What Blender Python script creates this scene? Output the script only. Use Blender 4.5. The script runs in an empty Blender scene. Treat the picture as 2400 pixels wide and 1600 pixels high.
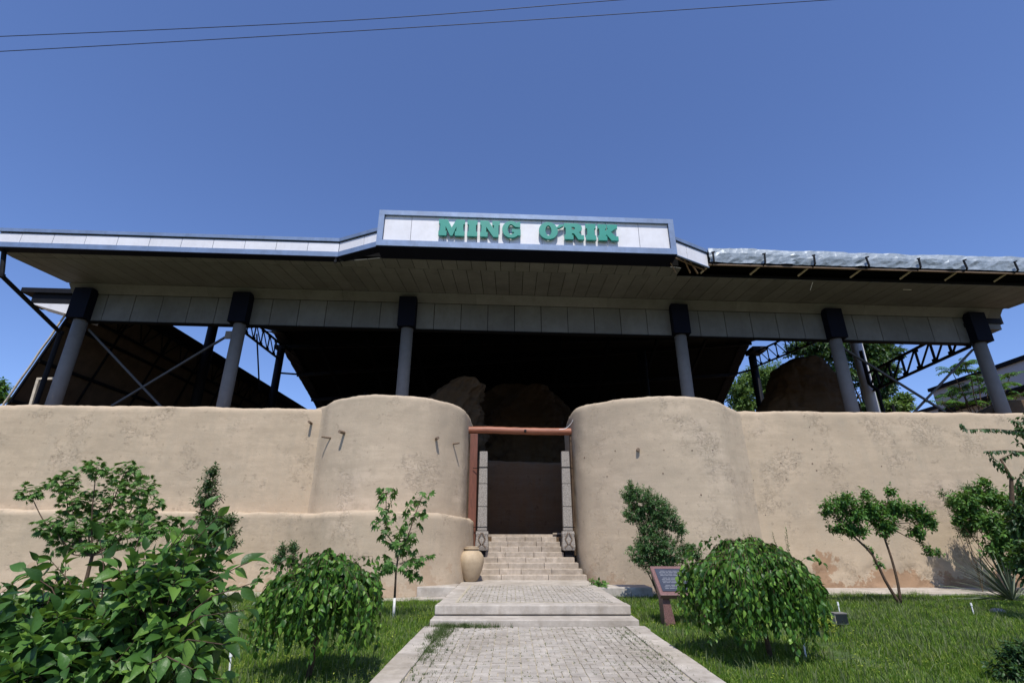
import bpy, bmesh, math, random
import numpy as np
from mathutils import Vector, Matrix, noise

R = math.radians
random.seed(7)
rng = np.random.default_rng(7)
SC = bpy.context.scene
COL = SC.collection

# ------------------------------------------------------------------ camera, sky, sun
EYE = 1.65
PITCH = R(21.05)
FPX = 1182.0                      # focal length in units of a 2400 wide frame
cam = bpy.data.cameras.new('camera')
cam.sensor_width = 36.0
cam.lens = FPX / 2400.0 * 36.0
cam.clip_end = 6000
cam.clip_start = 0.05
co = bpy.data.objects.new('camera', cam)
co.location = (0, 0, EYE)
co.rotation_euler = (math.pi / 2 + PITCH, 0, 0)
COL.objects.link(co)
SC.camera = co

SUN_EL = R(60)
SUN_AZ = R(4)                     # a little right of straight behind the camera
world = bpy.data.worlds.new('World')
SC.world = world
world.use_nodes = True
wn = world.node_tree
bg = wn.nodes['Background']
sky = wn.nodes.new('ShaderNodeTexSky')
sky.sky_type = 'NISHITA'
sky.sun_disc = False
sky.sun_elevation = SUN_EL
sky.sun_rotation = math.pi - SUN_AZ
sky.altitude = 450
sky.air_density = 1.0
sky.dust_density = 0.4
sky.ozone_density = 8.5
tint = wn.nodes.new('ShaderNodeMix')
tint.data_type = 'RGBA'; tint.blend_type = 'MULTIPLY'; tint.inputs[0].default_value = 1
tint.inputs[7].default_value = (1.20, 1.10, 1.22, 1)
wn.links.new(sky.outputs[0], tint.inputs[6])
wn.links.new(tint.outputs[2], bg.inputs[0])
bg.inputs[1].default_value = 0.145

sl = bpy.data.lights.new('sun', 'SUN')
sl.energy = 5.0
sl.angle = R(0.5)
sl.color = (1.0, 0.955, 0.89)
so = bpy.data.objects.new('sun', sl)
sdir = Vector((math.sin(SUN_AZ) * math.cos(SUN_EL), -math.cos(SUN_AZ) * math.cos(SUN_EL), math.sin(SUN_EL)))
so.rotation_euler = sdir.to_track_quat('Z', 'Y').to_euler()
so.location = sdir * 60
COL.objects.link(so)

SC.view_settings.view_transform = 'Standard'
SC.view_settings.look = 'None'
SC.view_settings.gamma = 1
SC.view_settings.exposure = 0.0
SC.view_settings.use_curve_mapping = False
SC.cycles.max_bounces = 6
SC.cycles.transparent_max_bounces = 4

# ------------------------------------------------------------------ helpers
CP, SP = math.cos(PITCH), math.sin(PITCH)


def ray(px, py):
    """direction (x, y forward, z up) through a point of the 2400x1600 photograph"""
    v = 800.0 - py
    return Vector((px - 1200.0, FPX * CP - v * SP, FPX * SP + v * CP))


def at_y(px, py, Y):
    d = ray(px, py)
    return Vector((d.x / d.y * Y, Y, EYE + d.z / d.y * Y))


def at_x(px, py, X):
    d = ray(px, py)
    k = X / d.x
    return Vector((X, d.y * k, EYE + d.z * k))


def at_z(px, py, Z):
    d = ray(px, py)
    k = (Z - EYE) / d.z
    return Vector((d.x * k, d.y * k, Z))


D = 2400 / 2352.0
ORG = {}


def thing(name, label, cat, loc=(0, 0, 0), group=None):
    o = bpy.data.objects.new(name, None)
    COL.objects.link(o)
    o.location = loc
    o.empty_display_size = 0.2
    o['label'] = label
    o['category'] = cat
    if group:
        o['group'] = group
    ORG[o.name] = Vector(loc)
    return o


def tag(o, label=None, cat=None, group=None, kind=None):
    if label: o['label'] = label
    if cat: o['category'] = cat
    if group: o['group'] = group
    if kind: o['kind'] = kind
    return o


def link(name, me, parent=None, origin=None):
    o = bpy.data.objects.new(name, me)
    COL.objects.link(o)
    if parent is not None:
        o.parent = parent
        ORG[o.name] = ORG[parent.name].copy()
    else:
        o.location = origin if origin is not None else (0, 0, 0)
        ORG[o.name] = Vector(o.location)
    return o


class MB:
    """collects shapes in world coordinates and links them as one mesh object"""

    def __init__(self):
        self.v, self.f = [], []

    def add(self, vs, fs):
        n = len(self.v)
        self.v += [tuple(p) for p in vs]
        self.f += [tuple(i + n for i in f) for f in fs]
        return self

    def box8(self, p):
        return self.add(p, [(0, 3, 2, 1), (4, 5, 6, 7), (0, 1, 5, 4), (1, 2, 6, 5), (2, 3, 7, 6), (3, 0, 4, 7)])

    def box(self, x0, x1, y0, y1, z0, z1, fn=None):
        p = [(x0, y0, z0), (x1, y0, z0), (x1, y1, z0), (x0, y1, z0), (x0, y0, z1), (x1, y0, z1), (x1, y1, z1), (x0, y1, z1)]
        if fn: p = [fn(*q) for q in p]
        return self.box8(p)

    def bar(self, a, b, w, h, up=(0, 0, 1)):
        a, b = Vector(a), Vector(b)
        d = (b - a).normalized()
        up = Vector(up)
        if abs(d.dot(up)) > .98: up = Vector((0, 1, 0))
        s = d.cross(up).normalized() * (w / 2)
        t = s.cross(d).normalized() * (h / 2)
        return self.box8([a - s - t, a + s - t, b + s - t, b - s - t, a - s + t, a + s + t, b + s + t, b - s + t])

    def tube(self, pts, rad, n=8, caps=True):
        pts = [Vector(p) for p in pts]
        if not hasattr(rad, '__len__'): rad = [rad] * len(pts)
        vs, fs = [], []
        ref = None
        for i, p in enumerate(pts):
            if i == 0: d = pts[1] - pts[0]
            elif i == len(pts) - 1: d = pts[-1] - pts[-2]
            else: d = pts[i + 1] - pts[i - 1]
            if d.length < 1e-9: d = Vector((0, 0, 1))
            d.normalize()
            if ref is None:
                ref = Vector((1, 0, 0)) if abs(d.x) < .9 else Vector((0, 1, 0))
            ref = ref - d * ref.dot(d)
            if ref.length < 1e-6: ref = d.orthogonal()
            ref.normalize()
            e = d.cross(ref)
            for k in range(n):
                a = 2 * math.pi * k / n
                vs.append(p + (ref * math.cos(a) + e * math.sin(a)) * rad[i])
        for i in range(len(pts) - 1):
            for k in range(n):
                k2 = (k + 1) % n
                fs.append((i * n + k, i * n + k2, (i + 1) * n + k2, (i + 1) * n + k))
        if caps:
            fs.append(tuple(range(n))[::-1])
            fs.append(tuple((len(pts) - 1) * n + k for k in range(n)))
        return self.add(vs, fs)

    def lathe(self, c, prof, n=32):
        vs, fs = [], []
        for r, z in prof:
            for k in range(n):
                a = 2 * math.pi * k / n
                vs.append((c[0] + r * math.cos(a), c[1] + r * math.sin(a), c[2] + z))
        for i in range(len(prof) - 1):
            for k in range(n):
                k2 = (k + 1) % n
                fs.append((i * n + k, i * n + k2, (i + 1) * n + k2, (i + 1) * n + k))
        fs.append(tuple(range(n))[::-1])
        fs.append(tuple((len(prof) - 1) * n + k for k in range(n)))
        return self.add(vs, fs)

    def build(self, name, m, parent=None, smooth=False, bevel=0, origin=None):
        o0 = ORG[parent.name] if parent is not None else Vector(origin) if origin is not None else Vector((0, 0, 0))
        me = bpy.data.meshes.new(name)
        me.from_pydata([(p[0] - o0.x, p[1] - o0.y, p[2] - o0.z) for p in self.v], [], self.f)
        me.validate()
        bm = bmesh.new(); bm.from_mesh(me)
        bmesh.ops.recalc_face_normals(bm, faces=bm.faces)
        bm.to_mesh(me); bm.free()
        me.materials.append(m)
        if smooth:
            me.polygons.foreach_set('use_smooth', [True] * len(me.polygons))
        o = link(name, me, parent, o0)
        if bevel:
            md = o.modifiers.new('bevel', 'BEVEL'); md.width = bevel; md.segments = 2; md.limit_method = 'ANGLE'
        return o


def tri_mesh(name, verts, tris, m):
    me = bpy.data.meshes.new(name)
    me.vertices.add(len(verts))
    me.vertices.foreach_set('co', np.asarray(verts, dtype=np.float32).ravel())
    t = np.asarray(tris, dtype=np.int32)
    me.loops.add(t.size)
    me.loops.foreach_set('vertex_index', t.ravel())
    me.polygons.add(len(t))
    me.polygons.foreach_set('loop_start', np.arange(0, t.size, 3, dtype=np.int32))
    me.polygons.foreach_set('loop_total', np.full(len(t), 3, dtype=np.int32))
    me.update(calc_edges=True)
    me.materials.append(m)
    return me


# ------------------------------------------------------------------ materials
def new_mat(name):
    m = bpy.data.materials.new(name)
    m.use_nodes = True
    nt = m.node_tree
    return m, nt, nt.nodes['Principled BSDF']


def N(nt, kind, **kw):
    n = nt.nodes.new(kind)
    for k, v in kw.items():
        if k in n.inputs: n.inputs[k].default_value = v
        else: setattr(n, k, v)
    return n


def noise_tex(nt, scale, detail=6, rough=.6, vec=None, sx=None):
    n = nt.nodes.new('ShaderNodeTexNoise')
    n.inputs['Scale'].default_value = scale
    n.inputs['Detail'].default_value = detail
    n.inputs['Roughness'].default_value = rough
    if vec is None:
        tc = nt.nodes.new('ShaderNodeNewGeometry')
        vec = tc.outputs['Position']
    if sx:
        mp = nt.nodes.new('ShaderNodeMapping')
        mp.inputs['Scale'].default_value = sx
        nt.links.new(vec, mp.inputs[0]); vec = mp.outputs[0]
    nt.links.new(vec, n.inputs['Vector'])
    return n


def ramp(nt, src, stops):
    r = nt.nodes.new('ShaderNodeValToRGB')
    els = r.color_ramp.elements
    while len(els) < len(stops): els.new(.5)
    for e, (p, c) in zip(els, stops):
        e.position = p
        e.color = (c, c, c, 1) if not hasattr(c, '__len__') else (*c, 1)
    nt.links.new(src, r.inputs[0])
    return r


def mix(nt, fac, a, b, mode='MIX'):
    m = nt.nodes.new('ShaderNodeMix')
    m.data_type = 'RGBA'; m.blend_type = mode
    if hasattr(fac, 'is_linked') or hasattr(fac, 'links'): nt.links.new(fac, m.inputs[0])
    else: m.inputs[0].default_value = fac
    for i, x in ((6, a), (7, b)):
        if hasattr(x, 'links'): nt.links.new(x, m.inputs[i])
        else: m.inputs[i].default_value = (*x, 1)
    return m.outputs[2]


def bump(nt, bs, src, strength, dist, prev=None):
    b = nt.nodes.new('ShaderNodeBump')
    b.inputs['Strength'].default_value = strength
    b.inputs['Distance'].default_value = dist
    nt.links.new(src, b.inputs['Height'])
    if prev is not None: nt.links.new(prev, b.inputs['Normal'])
    nt.links.new(b.outputs[0], bs.inputs['Normal'])
    return b.outputs[0]


def simple(name, col, rough=.6, metal=0., var=.12, scale=3., bmp=0., bscale=40., spec=.5, streak=None, orand=0., dirt=0., dent=0.):
    m, nt, bs = new_mat(name)
    n = noise_tex(nt, scale, 6, .65, sx=streak)
    lo = tuple(c * (1 - var) for c in col); hi = tuple(min(1, c * (1 + var)) for c in col)
    r = ramp(nt, n.outputs[0], [(.3, lo), (.7, hi)])
    cc = r.outputs[0]
    if dirt:
        dn = noise_tex(nt, .9, 9, .72)
        df = ramp(nt, dn.outputs[0], [(.40, dirt), (.58, 0.)]).outputs[0]
        cc = mix(nt, df, cc, (col[0] * .45, col[1] * .40, col[2] * .34))
        dn2 = noise_tex(nt, 7, 6, .7, sx=(1, 1, .3))
        df2 = ramp(nt, dn2.outputs[0], [(.34, dirt * .8), (.48, 0.)]).outputs[0]
        cc = mix(nt, df2, cc, (col[0] * .5, col[1] * .45, col[2] * .38))
    if orand:
        oi = nt.nodes.new('ShaderNodeObjectInfo')
        gi = nt.nodes.new('ShaderNodeNewGeometry')
        ad = nt.nodes.new('ShaderNodeMath'); ad.operation = 'ADD'
        nt.links.new(oi.outputs['Random'], ad.inputs[0]); nt.links.new(gi.outputs['Random Per Island'], ad.inputs[1])
        fr = nt.nodes.new('ShaderNodeMath'); fr.operation = 'FRACT'; nt.links.new(ad.outputs[0], fr.inputs[0])
        orr = ramp(nt, fr.outputs[0], [(0., 1 - orand), (1., 1.)])
        cc = mix(nt, 1.0, cc, orr.outputs[0], 'MULTIPLY')
    nt.links.new(cc, bs.inputs['Base Color'])
    if dent:
        dd = noise_tex(nt, 1.4, 3, .5)
        bump(nt, bs, dd.outputs[0], dent, .1)
    bs.inputs['Roughness'].default_value = rough
    bs.inputs['Metallic'].default_value = metal
    bs.inputs['Specular IOR Level'].default_value = spec
    if bmp:
        n2 = noise_tex(nt, bscale, 4, .6)
        bump(nt, bs, n2.outputs[0], bmp, .02)
    return m


def mud_mat(name, tone=(1, 1, 1), damp=True, k=1.0, red=.35):
    """sun baked clay plaster with chopped straw, faint trowel bands and weathered patches"""
    m, nt, bs = new_mat(name)
    base = (.505 * k * tone[0], .398 * k * tone[1], .278 * k * tone[2])
    big = noise_tex(nt, .35, 5, .6)
    c1 = ramp(nt, big.outputs[0], [(.32, tuple(b * .86 for b in base)), (.5, base), (.7, (base[0] * 1.08, base[1] * 1.09, base[2] * 1.13))]).outputs[0]
    mid = noise_tex(nt, 2.2, 8, .7, sx=(1, 1, 1.8))
    f = ramp(nt, mid.outputs[0], [(.36, 1.), (.52, 0.)]).outputs[0]
    c2 = mix(nt, f, c1, tuple(b * .85 for b in base))
    # grey weathering where rain runs off the top
    streak = noise_tex(nt, 1.3, 8, .75, sx=(1.6, 1.6, .35))
    f2 = ramp(nt, streak.outputs[0], [(.46, 0.), (.68, .75)]).outputs[0]
    c3 = mix(nt, f2, c2, (.40 * k, .33 * k, .24 * k))
    fine = noise_tex(nt, 26, 8, .8)
    f3 = ramp(nt, fine.outputs[0], [(.30, .6), (.46, 0.)]).outputs[0]
    c4 = mix(nt, f3, c3, tuple(b * .66 for b in base))
    patch = noise_tex(nt, .7, 5, .7)
    pmask = ramp(nt, patch.outputs[0], [(.52, 0.), (.62, 1.)]).outputs[0]
    crs = []
    for sc_, wd_, dt in ((1.3, .008, 8), (6.5, .022, 5)):
        cn = noise_tex(nt, sc_, dt, .62, sx=(1, 1, 1.5))
        cr = ramp(nt, cn.outputs[0], [(.5 - wd_, 0.), (.5, 1.), (.5 + wd_, 0.)]).outputs[0]
        mm = nt.nodes.new('ShaderNodeMath'); mm.operation = 'MULTIPLY'
        nt.links.new(cr, mm.inputs[0]); nt.links.new(pmask, mm.inputs[1]); crs.append(mm.outputs[0])
    mx = nt.nodes.new('ShaderNodeMath'); mx.operation = 'MAXIMUM'
    nt.links.new(crs[0], mx.inputs[0]); nt.links.new(crs[1], mx.inputs[1])
    mf = nt.nodes.new('ShaderNodeMath'); mf.operation = 'MULTIPLY'; mf.inputs[1].default_value = .48
    nt.links.new(mx.outputs[0], mf.inputs[0])
    c4 = mix(nt, mf.outputs[0], c4, tuple(b * .42 for b in base))
    band = noise_tex(nt, 1.6, 6, .7, sx=(.22, .22, 2.6))
    bf = ramp(nt, band.outputs[0], [(.42, .6), (.56, 0.)]).outputs[0]
    c4 = mix(nt, bf, c4, tuple(b * .84 for b in base))
    spot = noise_tex(nt, 5.5, 3, .5)
    sf = ramp(nt, spot.outputs[0], [(.66, 0.), (.70, .6)]).outputs[0]
    c4 = mix(nt, sf, c4, tuple(b * .62 for b in base))
    straw = noise_tex(nt, 70, 3, .6, sx=(.55, .55, 2.2))
    f4 = ramp(nt, straw.outputs[0], [(.62, 0.), (.68, .4)]).outputs[0]
    c5 = mix(nt, f4, c4, (.62 * k, .52 * k, .37 * k))
    if damp:
        # red brown exposed earth near the foot of the wall
        geo = nt.nodes.new('ShaderNodeNewGeometry')
        sep = nt.nodes.new('ShaderNodeSeparateXYZ'); nt.links.new(geo.outputs['Position'], sep.inputs[0])
        pn = noise_tex(nt, .9, 8, .7)
        ma = nt.nodes.new('ShaderNodeMath'); ma.operation = 'MULTIPLY_ADD'
        nt.links.new(pn.outputs[0], ma.inputs[0]); ma.inputs[1].default_value = 3.4
        mb = nt.nodes.new('ShaderNodeMath'); mb.operation = 'MULTIPLY'
        nt.links.new(sep.outputs['Z'], mb.inputs[0]); mb.inputs[1].default_value = -.62
        nt.links.new(mb.outputs[0], ma.inputs[2])
        f5 = ramp(nt, ma.outputs[0], [(1.0 - .02, 0.), (1.0, 0.)])
        f5.color_ramp.elements[0].position = .0
        mr = nt.nodes.new('ShaderNodeMapRange')
        nt.links.new(ma.outputs[0], mr.inputs[0])
        mr.inputs[1].default_value = 1.43; mr.inputs[2].default_value = 1.47
        mr.inputs[3].default_value = 0; mr.inputs[4].default_value = red
        c5 = mix(nt, mr.outputs[0], c5, (.33 * k, .205 * k, .12 * k))
    nt.links.new(c5, bs.inputs['Base Color'])
    bs.inputs['Roughness'].default_value = .95
    bs.inputs['Specular IOR Level'].default_value = .15
    b1 = bump(nt, bs, mid.outputs[0], .14, .08)
    b2 = bump(nt, bs, fine.outputs[0], .35, .02, b1)
    b3 = bump(nt, bs, straw.outputs[0], .35, .01, b2)
    inv = nt.nodes.new('ShaderNodeMath'); inv.operation = 'MULTIPLY'; inv.inputs[1].default_value = -1.
    nt.links.new(mx.outputs[0], inv.inputs[0])
    bump(nt, bs, inv.outputs[0], .6, .02, b3)
    return m


def leaf_mat(name, dark, light, trans=.32, gloss=.42, young=None):
    m, nt, bs = new_mat(name)
    geo = nt.nodes.new('ShaderNodeNewGeometry')
    oi = nt.nodes.new('ShaderNodeObjectInfo')
    ad = nt.nodes.new('ShaderNodeMath'); ad.operation = 'ADD'
    nt.links.new(geo.outputs['Random Per Island'], ad.inputs[0]); nt.links.new(oi.outputs['Random'], ad.inputs[1])
    fr = nt.nodes.new('ShaderNodeMath'); fr.operation = 'FRACT'; nt.links.new(ad.outputs[0], fr.inputs[0])
    md = tuple((a + b) / 2 for a, b in zip(dark, light))
    young = young or tuple(c * 1.25 for c in light)
    r = ramp(nt, fr.outputs[0], [(0., dark), (.35, md), (.68, light), (1., young)])
    nt.links.new(r.outputs[0], bs.inputs['Base Color'])
    bs.inputs['Roughness'].default_value = gloss
    bs.inputs['Specular IOR Level'].default_value = .28
    n2 = noise_tex(nt, 60, 2, .5)
    bump(nt, bs, n2.outputs[0], .25, .01)
    tr = nt.nodes.new('ShaderNodeBsdfTranslucent')
    tc = mix(nt, .45, r.outputs[0], (.22, .38, .03))
    nt.links.new(tc, tr.inputs[0])
    ms = nt.nodes.new('ShaderNodeMixShader'); ms.inputs[0].default_value = trans
    nt.links.new(bs.outputs[0], ms.inputs[1]); nt.links.new(tr.outputs[0], ms.inputs[2])
    nt.links.new(ms.outputs[0], nt.nodes['Material Output'].inputs[0])
    return m


M = {}
M['mud'] = mud_mat('clay_plaster')
M['mud_red'] = mud_mat('clay_plaster_flaked', red=.85)
M['mud_grey'] = mud_mat('clay_plaster_pale', (.98, 1.0, 1.03))
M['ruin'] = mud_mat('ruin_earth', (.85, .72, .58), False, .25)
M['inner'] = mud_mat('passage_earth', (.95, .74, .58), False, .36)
M['concrete'] = simple('concrete', (.44, .40, .345), .9, var=.24, scale=2.8, bmp=.35, bscale=45, spec=.2, dirt=.4)
M['stair'] = simple('stair_stone', (.47, .40, .32), .9, var=.25, scale=6, bmp=.4, bscale=50, spec=.2, orand=.2, dirt=.4)
M['paver'] = simple('paver', (.45, .41, .355), .92, var=.18, scale=5, bmp=.5, bscale=70, spec=.2, orand=.16, dirt=.35)
M['sand'] = simple('joint_sand', (.40, .355, .27), .95, var=.3, scale=14, bmp=.4, spec=.1)
M['soil'] = simple('soil', (.14, .115, .07), .98, var=.4, scale=4, bmp=.5, bscale=30, spec=.1)
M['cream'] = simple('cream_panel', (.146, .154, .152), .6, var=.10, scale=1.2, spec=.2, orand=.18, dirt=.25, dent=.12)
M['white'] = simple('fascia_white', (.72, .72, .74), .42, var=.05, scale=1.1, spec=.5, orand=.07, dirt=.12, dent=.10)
M['navy'] = simple('navy_cladding', (.003, .0045, .012), .75, var=.1, scale=2, spec=.12)
M['steelblue'] = simple('blue_grey_metal', (.19, .26, .39), .42, metal=.25, var=.10, scale=3, dirt=.25, dent=.08)
M['dark'] = simple('dark_steel', (.007, .0075, .010), .7, var=.2, scale=4, spec=.15)
M['deck'] = simple('dark_deck', (.004, .0042, .0045), .8, var=.3, scale=2, spec=.1)
M['column'] = simple('grey_column_paint', (.19, .18, .165), .6, var=.1, scale=3, bmp=.05, spec=.3)
M['brace'] = simple('brace_grey', (.05, .05, .046), .6, var=.2)
M['teal'] = simple('teal_letter', (.008, .25, .185), .4, var=.04, scale=3)
M['teal_side'] = simple('teal_letter_side', (.006, .14, .10), .5, var=.04)
M['wood_red'] = simple('red_timber', (.27, .095, .05), .55, var=.35, scale=5, bmp=.25, bscale=30, streak=(.35, 1, 6))
M['wood_jamb'] = simple('red_jamb', (.15, .052, .03), .6, var=.3, scale=7, bmp=.2, bscale=30, streak=(4, 4, .4))
M['wood_peg'] = simple('peg_wood', (.17, .12, .08), .9, var=.3, scale=20, bmp=.3)
M['timber'] = simple('pale_timber', (.48, .42, .32), .8, var=.2, scale=8, bmp=.2)
M['brown_board'] = simple('brown_board', (.085, .062, .042), .8, var=.25, scale=1.6, spec=.2)
M['pot'] = simple('fired_clay', (.44, .34, .22), .75, dirt=.25, var=.14, scale=4, bmp=.15, bscale=25, spec=.3)
M['bark'] = simple('bark', (.09, .06, .04), .9, var=.4, scale=22, bmp=.6, bscale=60, spec=.2)
M['whitewash'] = simple('whitewash', (.62, .60, .55), .9, var=.2, scale=20, bmp=.3)
M['pipe'] = simple('white_pipe', (.78, .78, .76), .5, var=.08, scale=20)
M['granite'] = simple('red_granite', (.17, .09, .08), .4, var=.55, scale=70, spec=.5)
M['plate'] = simple('engraved_plate', (.045, .05, .065), .28, var=.2, scale=6)
M['print'] = simple('engraving', (.24, .25, .27), .5, var=.1, scale=30)
M['wire'] = simple('cable_black', (.015, .015, .018), .6)
M['neigh'] = simple('neighbour_render', (.50, .50, .50), .7, var=.06, scale=.5)
M['glassd'] = simple('window_dark', (.02, .025, .03), .15, var=.2)

L_bush = leaf_mat('leaf_bush', (.018, .052, .012), (.062, .150, .028), .26, .42, (.15, .27, .045))
L_mul = leaf_mat('leaf_mulberry', (.014, .048, .008), (.065, .165, .022), .26, .40, (.18, .31, .05))
L_map = leaf_mat('leaf_maple', (.036, .092, .018), (.095, .20, .04), .28, .45)
L_olive = leaf_mat('leaf_olive', (.028, .072, .026), (.075, .155, .05), .25, .42)
L_apr = leaf_mat('leaf_apricot', (.025, .078, .015), (.08, .19, .032), .28, .42)
L_dark = leaf_mat('leaf_dark', (.012, .035, .012), (.04, .09, .025), .2, .45)
L_far = leaf_mat('leaf_far', (.04, .09, .02), (.12, .20, .045), .3, .5)
L_yel = leaf_mat('leaf_yellow', (.14, .2, .02), (.32, .38, .05), .3, .5)
L_grass = leaf_mat('grass_blades', (.05, .115, .012), (.14, .25, .026), .38, .5, (.36, .42, .09))
L_dry = leaf_mat('grass_dry', (.06, .09, .03), (.14, .17, .07), .3, .6)
L_tick = leaf_mat('joint_weed', (.025, .045, .014), (.08, .12, .035), .2, .6)
L_spike = leaf_mat('leaf_spike', (.04, .06, .035), (.15, .18, .11), .1, .5)


# silver foil: mapped crumple bump on top of modelled folds
def foil():
    m, nt, bs = new_mat('silver_sheet')
    n = noise_tex(nt, 2.2, 6, .7)
    r = ramp(nt, n.outputs[0], [(.3, (.20, .24, .27)), (.7, (.37, .42, .46))])
    nt.links.new(r.outputs[0], bs.inputs['Base Color'])
    bs.inputs['Metallic'].default_value = .12
    bs.inputs['Roughness'].default_value = .45
    v = nt.nodes.new('ShaderNodeTexVoronoi'); v.inputs['Scale'].default_value = 4
    g = nt.nodes.new('ShaderNodeNewGeometry'); nt.links.new(g.outputs['Position'], v.inputs[0])
    bump(nt, bs, v.outputs[0], .5, .06)
    return m


M['foil'] = foil()


# carved post material: fine carved relief (real relief bands are modelled)
def carved():
    m, nt, bs = new_mat('carved_wood')
    v = nt.nodes.new('ShaderNodeTexVoronoi'); v.feature = 'DISTANCE_TO_EDGE'; v.inputs['Scale'].default_value = 16
    g = nt.nodes.new('ShaderNodeNewGeometry'); nt.links.new(g.outputs['Position'], v.inputs[0])
    n = noise_tex(nt, 9, 6, .7)
    r = ramp(nt, v.outputs[0], [(.02, (.10, .085, .07)), (.12, (.33, .295, .25))])
    c = mix(nt, n.outputs[0], r.outputs[0], (.28, .25, .215))
    nt.links.new(c, bs.inputs['Base Color'])
    bs.inputs['Roughness'].default_value = .85
    bump(nt, bs, r.outputs[0], .8, .02)
    return m


M['carved'] = carved()

# ------------------------------------------------------------------ ground
g = MB()
g.add([(-900, -900, -.02), (900, -900, -.02), (900, 900, -.02), (-900, 900, -.02)], [(0, 1, 2, 3)])
tag(g.build('ground', M['soil']), kind='structure')


def lawn_mat():
    m, nt, bs = new_mat('lawn_turf')
    n = noise_tex(nt, 1.1, 8, .7)
    r = ramp(nt, n.outputs[0], [(.34, (.05, .09, .018)), (.52, (.075, .13, .025)), (.62, (.13, .16, .05)), (.72, (.28, .25, .17))])
    nt.links.new(r.outputs[0], bs.inputs['Base Color'])
    bs.inputs['Roughness'].default_value = .95
    n2 = noise_tex(nt, 60, 5, .7)
    bump(nt, bs, n2.outputs[0], .8, .05)
    return m


def sheet(name, x0, x1, y0, y1, nx, ny, zf, m):
    xs = np.linspace(x0, x1, nx + 1); ys = np.linspace(y0, y1, ny + 1)
    b = MB()
    vs = [(x, y, zf(x, y)) for y in ys for x in xs]
    fs = [(j * (nx + 1) + i, j * (nx + 1) + i + 1, (j + 1) * (nx + 1) + i + 1, (j + 1) * (nx + 1) + i) for j in range(ny) for i in range(nx)]
    b.add(vs, fs)
    return tag(b.build(name, m, smooth=True), kind='structure')


def lawn_z(x, y):
    return .012 + .03 * noise.noise(Vector((x * .5, y * .5, 3)))


PXL, PXR = -1.66, 2.50            # outer edges of the walk
turf = lawn_mat()
sheet('lawn', -24, PXL - .0, -2, 17.2, 60, 50, lawn_z, turf)
sheet('lawn', PXR + .0, 24, -2, 16.7, 60, 50, lawn_z, turf)

# the concrete apron at the foot of the walls
for nm, x0, x1, yo in (('apron', 2.39, 26, 16.35), ('apron', -26, -1.56, 15.9)):
    b = MB()
    n = 60
    for i in range(n):
        xa = x0 + (x1 - x0) * i / n; xb = x0 + (x1 - x0) * (i + 1) / n
        ya = yo + .12 * noise.noise(Vector((xa * .9, 0, 9))); yb = yo + .12 * noise.noise(Vector((xb * .9, 0, 9)))
        if x0 < 0:
            ya += -1.3 * math.exp(-((xa + 3.6) / 2.2) ** 2); yb += -1.3 * math.exp(-((xb + 3.6) / 2.2) ** 2)
        b.add([(xa, ya, -.01), (xb, yb, -.01), (xb, 20, -.01), (xa, 20, -.01), (xa, ya, .075), (xb, yb, .075), (xb, 20, .075), (xa, 20, .075)],
              [(4, 5, 6, 7), (0, 1, 5, 4)])
    tag(b.build(nm, M['concrete']), kind='structure')

# ------------------------------------------------------------------ walk, platform, stairs
walk = MB(); walk.box(PXL + .3, PXR - .3, -2, 10.8, -.03, .042)
walk = tag(walk.build('path', M['sand']), kind='structure')
for s, x0, x1 in ((-1, PXL, PXL + .36), (1, PXR - .36, PXR)):
    y = -2.0
    while y < 10.8:
        L = min(random.uniform(.85, 1.1), 10.82 - y)
        b = MB(); b.box(x0 + random.uniform(-.012, .012), x1 + random.uniform(-.012, .012), y + .008, y + L - .008, -.04, .062 + random.uniform(-.008, .01))
        b.build('kerb_stone', M['concrete'], walk, bevel=.012)
        y += L

# basket weave pavers
def paver_mesh():
    b = bmesh.new()
    bmesh.ops.create_cube(b, size=1)
    for v in b.verts:
        v.co.x *= .194; v.co.y *= .0945; v.co.z *= .05
        if v.co.z > 0: v.co.x *= .955; v.co.y *= .92
    me = bpy.data.meshes.new('paver'); b.to_mesh(me); b.free()
    me.materials.append(M['paver'])
    return me


pm = paver_mesh()


def pave(parent, x0, x1, y0, y1, z, limit):
    P = []
    c = .2
    nx, ny = int((x1 - x0) / c), int((y1 - y0) / c)
    ox = (x1 - x0 - nx * c) / 2 + x0
    for j in range(ny):
        for i in range(nx):
            cx, cy = ox + (i + .5) * c, y1 - (j + .5) * c
            if (i + j) % 2: P += [(cx, cy - .05, 0), (cx, cy + .05, 0)]
            else: P += [(cx - .05, cy, 1), (cx + .05, cy, 1)]
    P = [p for p in P if p[1] > 5.4]
    P.sort(key=lambda p: abs(p[1] - 6.9) if p[1] < 6.9 else p[1] - 6.9)
    mats = []
    for (x, y, r) in P:
        mt = Matrix.Translation((x + random.uniform(-.005, .005), y + random.uniform(-.005, .005), z + random.uniform(-.006, .006))) @ \
            Matrix.Rotation(r * math.pi / 2 + random.uniform(-.03, .03), 4, 'Z') @ Matrix.Rotation(random.uniform(-.03, .03), 4, 'X')
        mats.append(mt)
    for mt in mats[:limit]:
        o = bpy.data.objects.new('paver', pm); COL.objects.link(o); o.parent = parent
        o.matrix_local = mt
    rest = mats[limit:]
    if rest:
        b = MB()
        vs = [v.co.copy() for v in pm.vertices]; fs = [tuple(p.vertices) for p in pm.polygons]
        for mt in rest: b.add([mt @ v for v in vs], fs)
        tag(b.build('pavers', M['paver'], parent), kind='stuff')


pave(walk, PXL + .38, PXR - .38, 4.6, 10.78, .028, 300)

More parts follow.
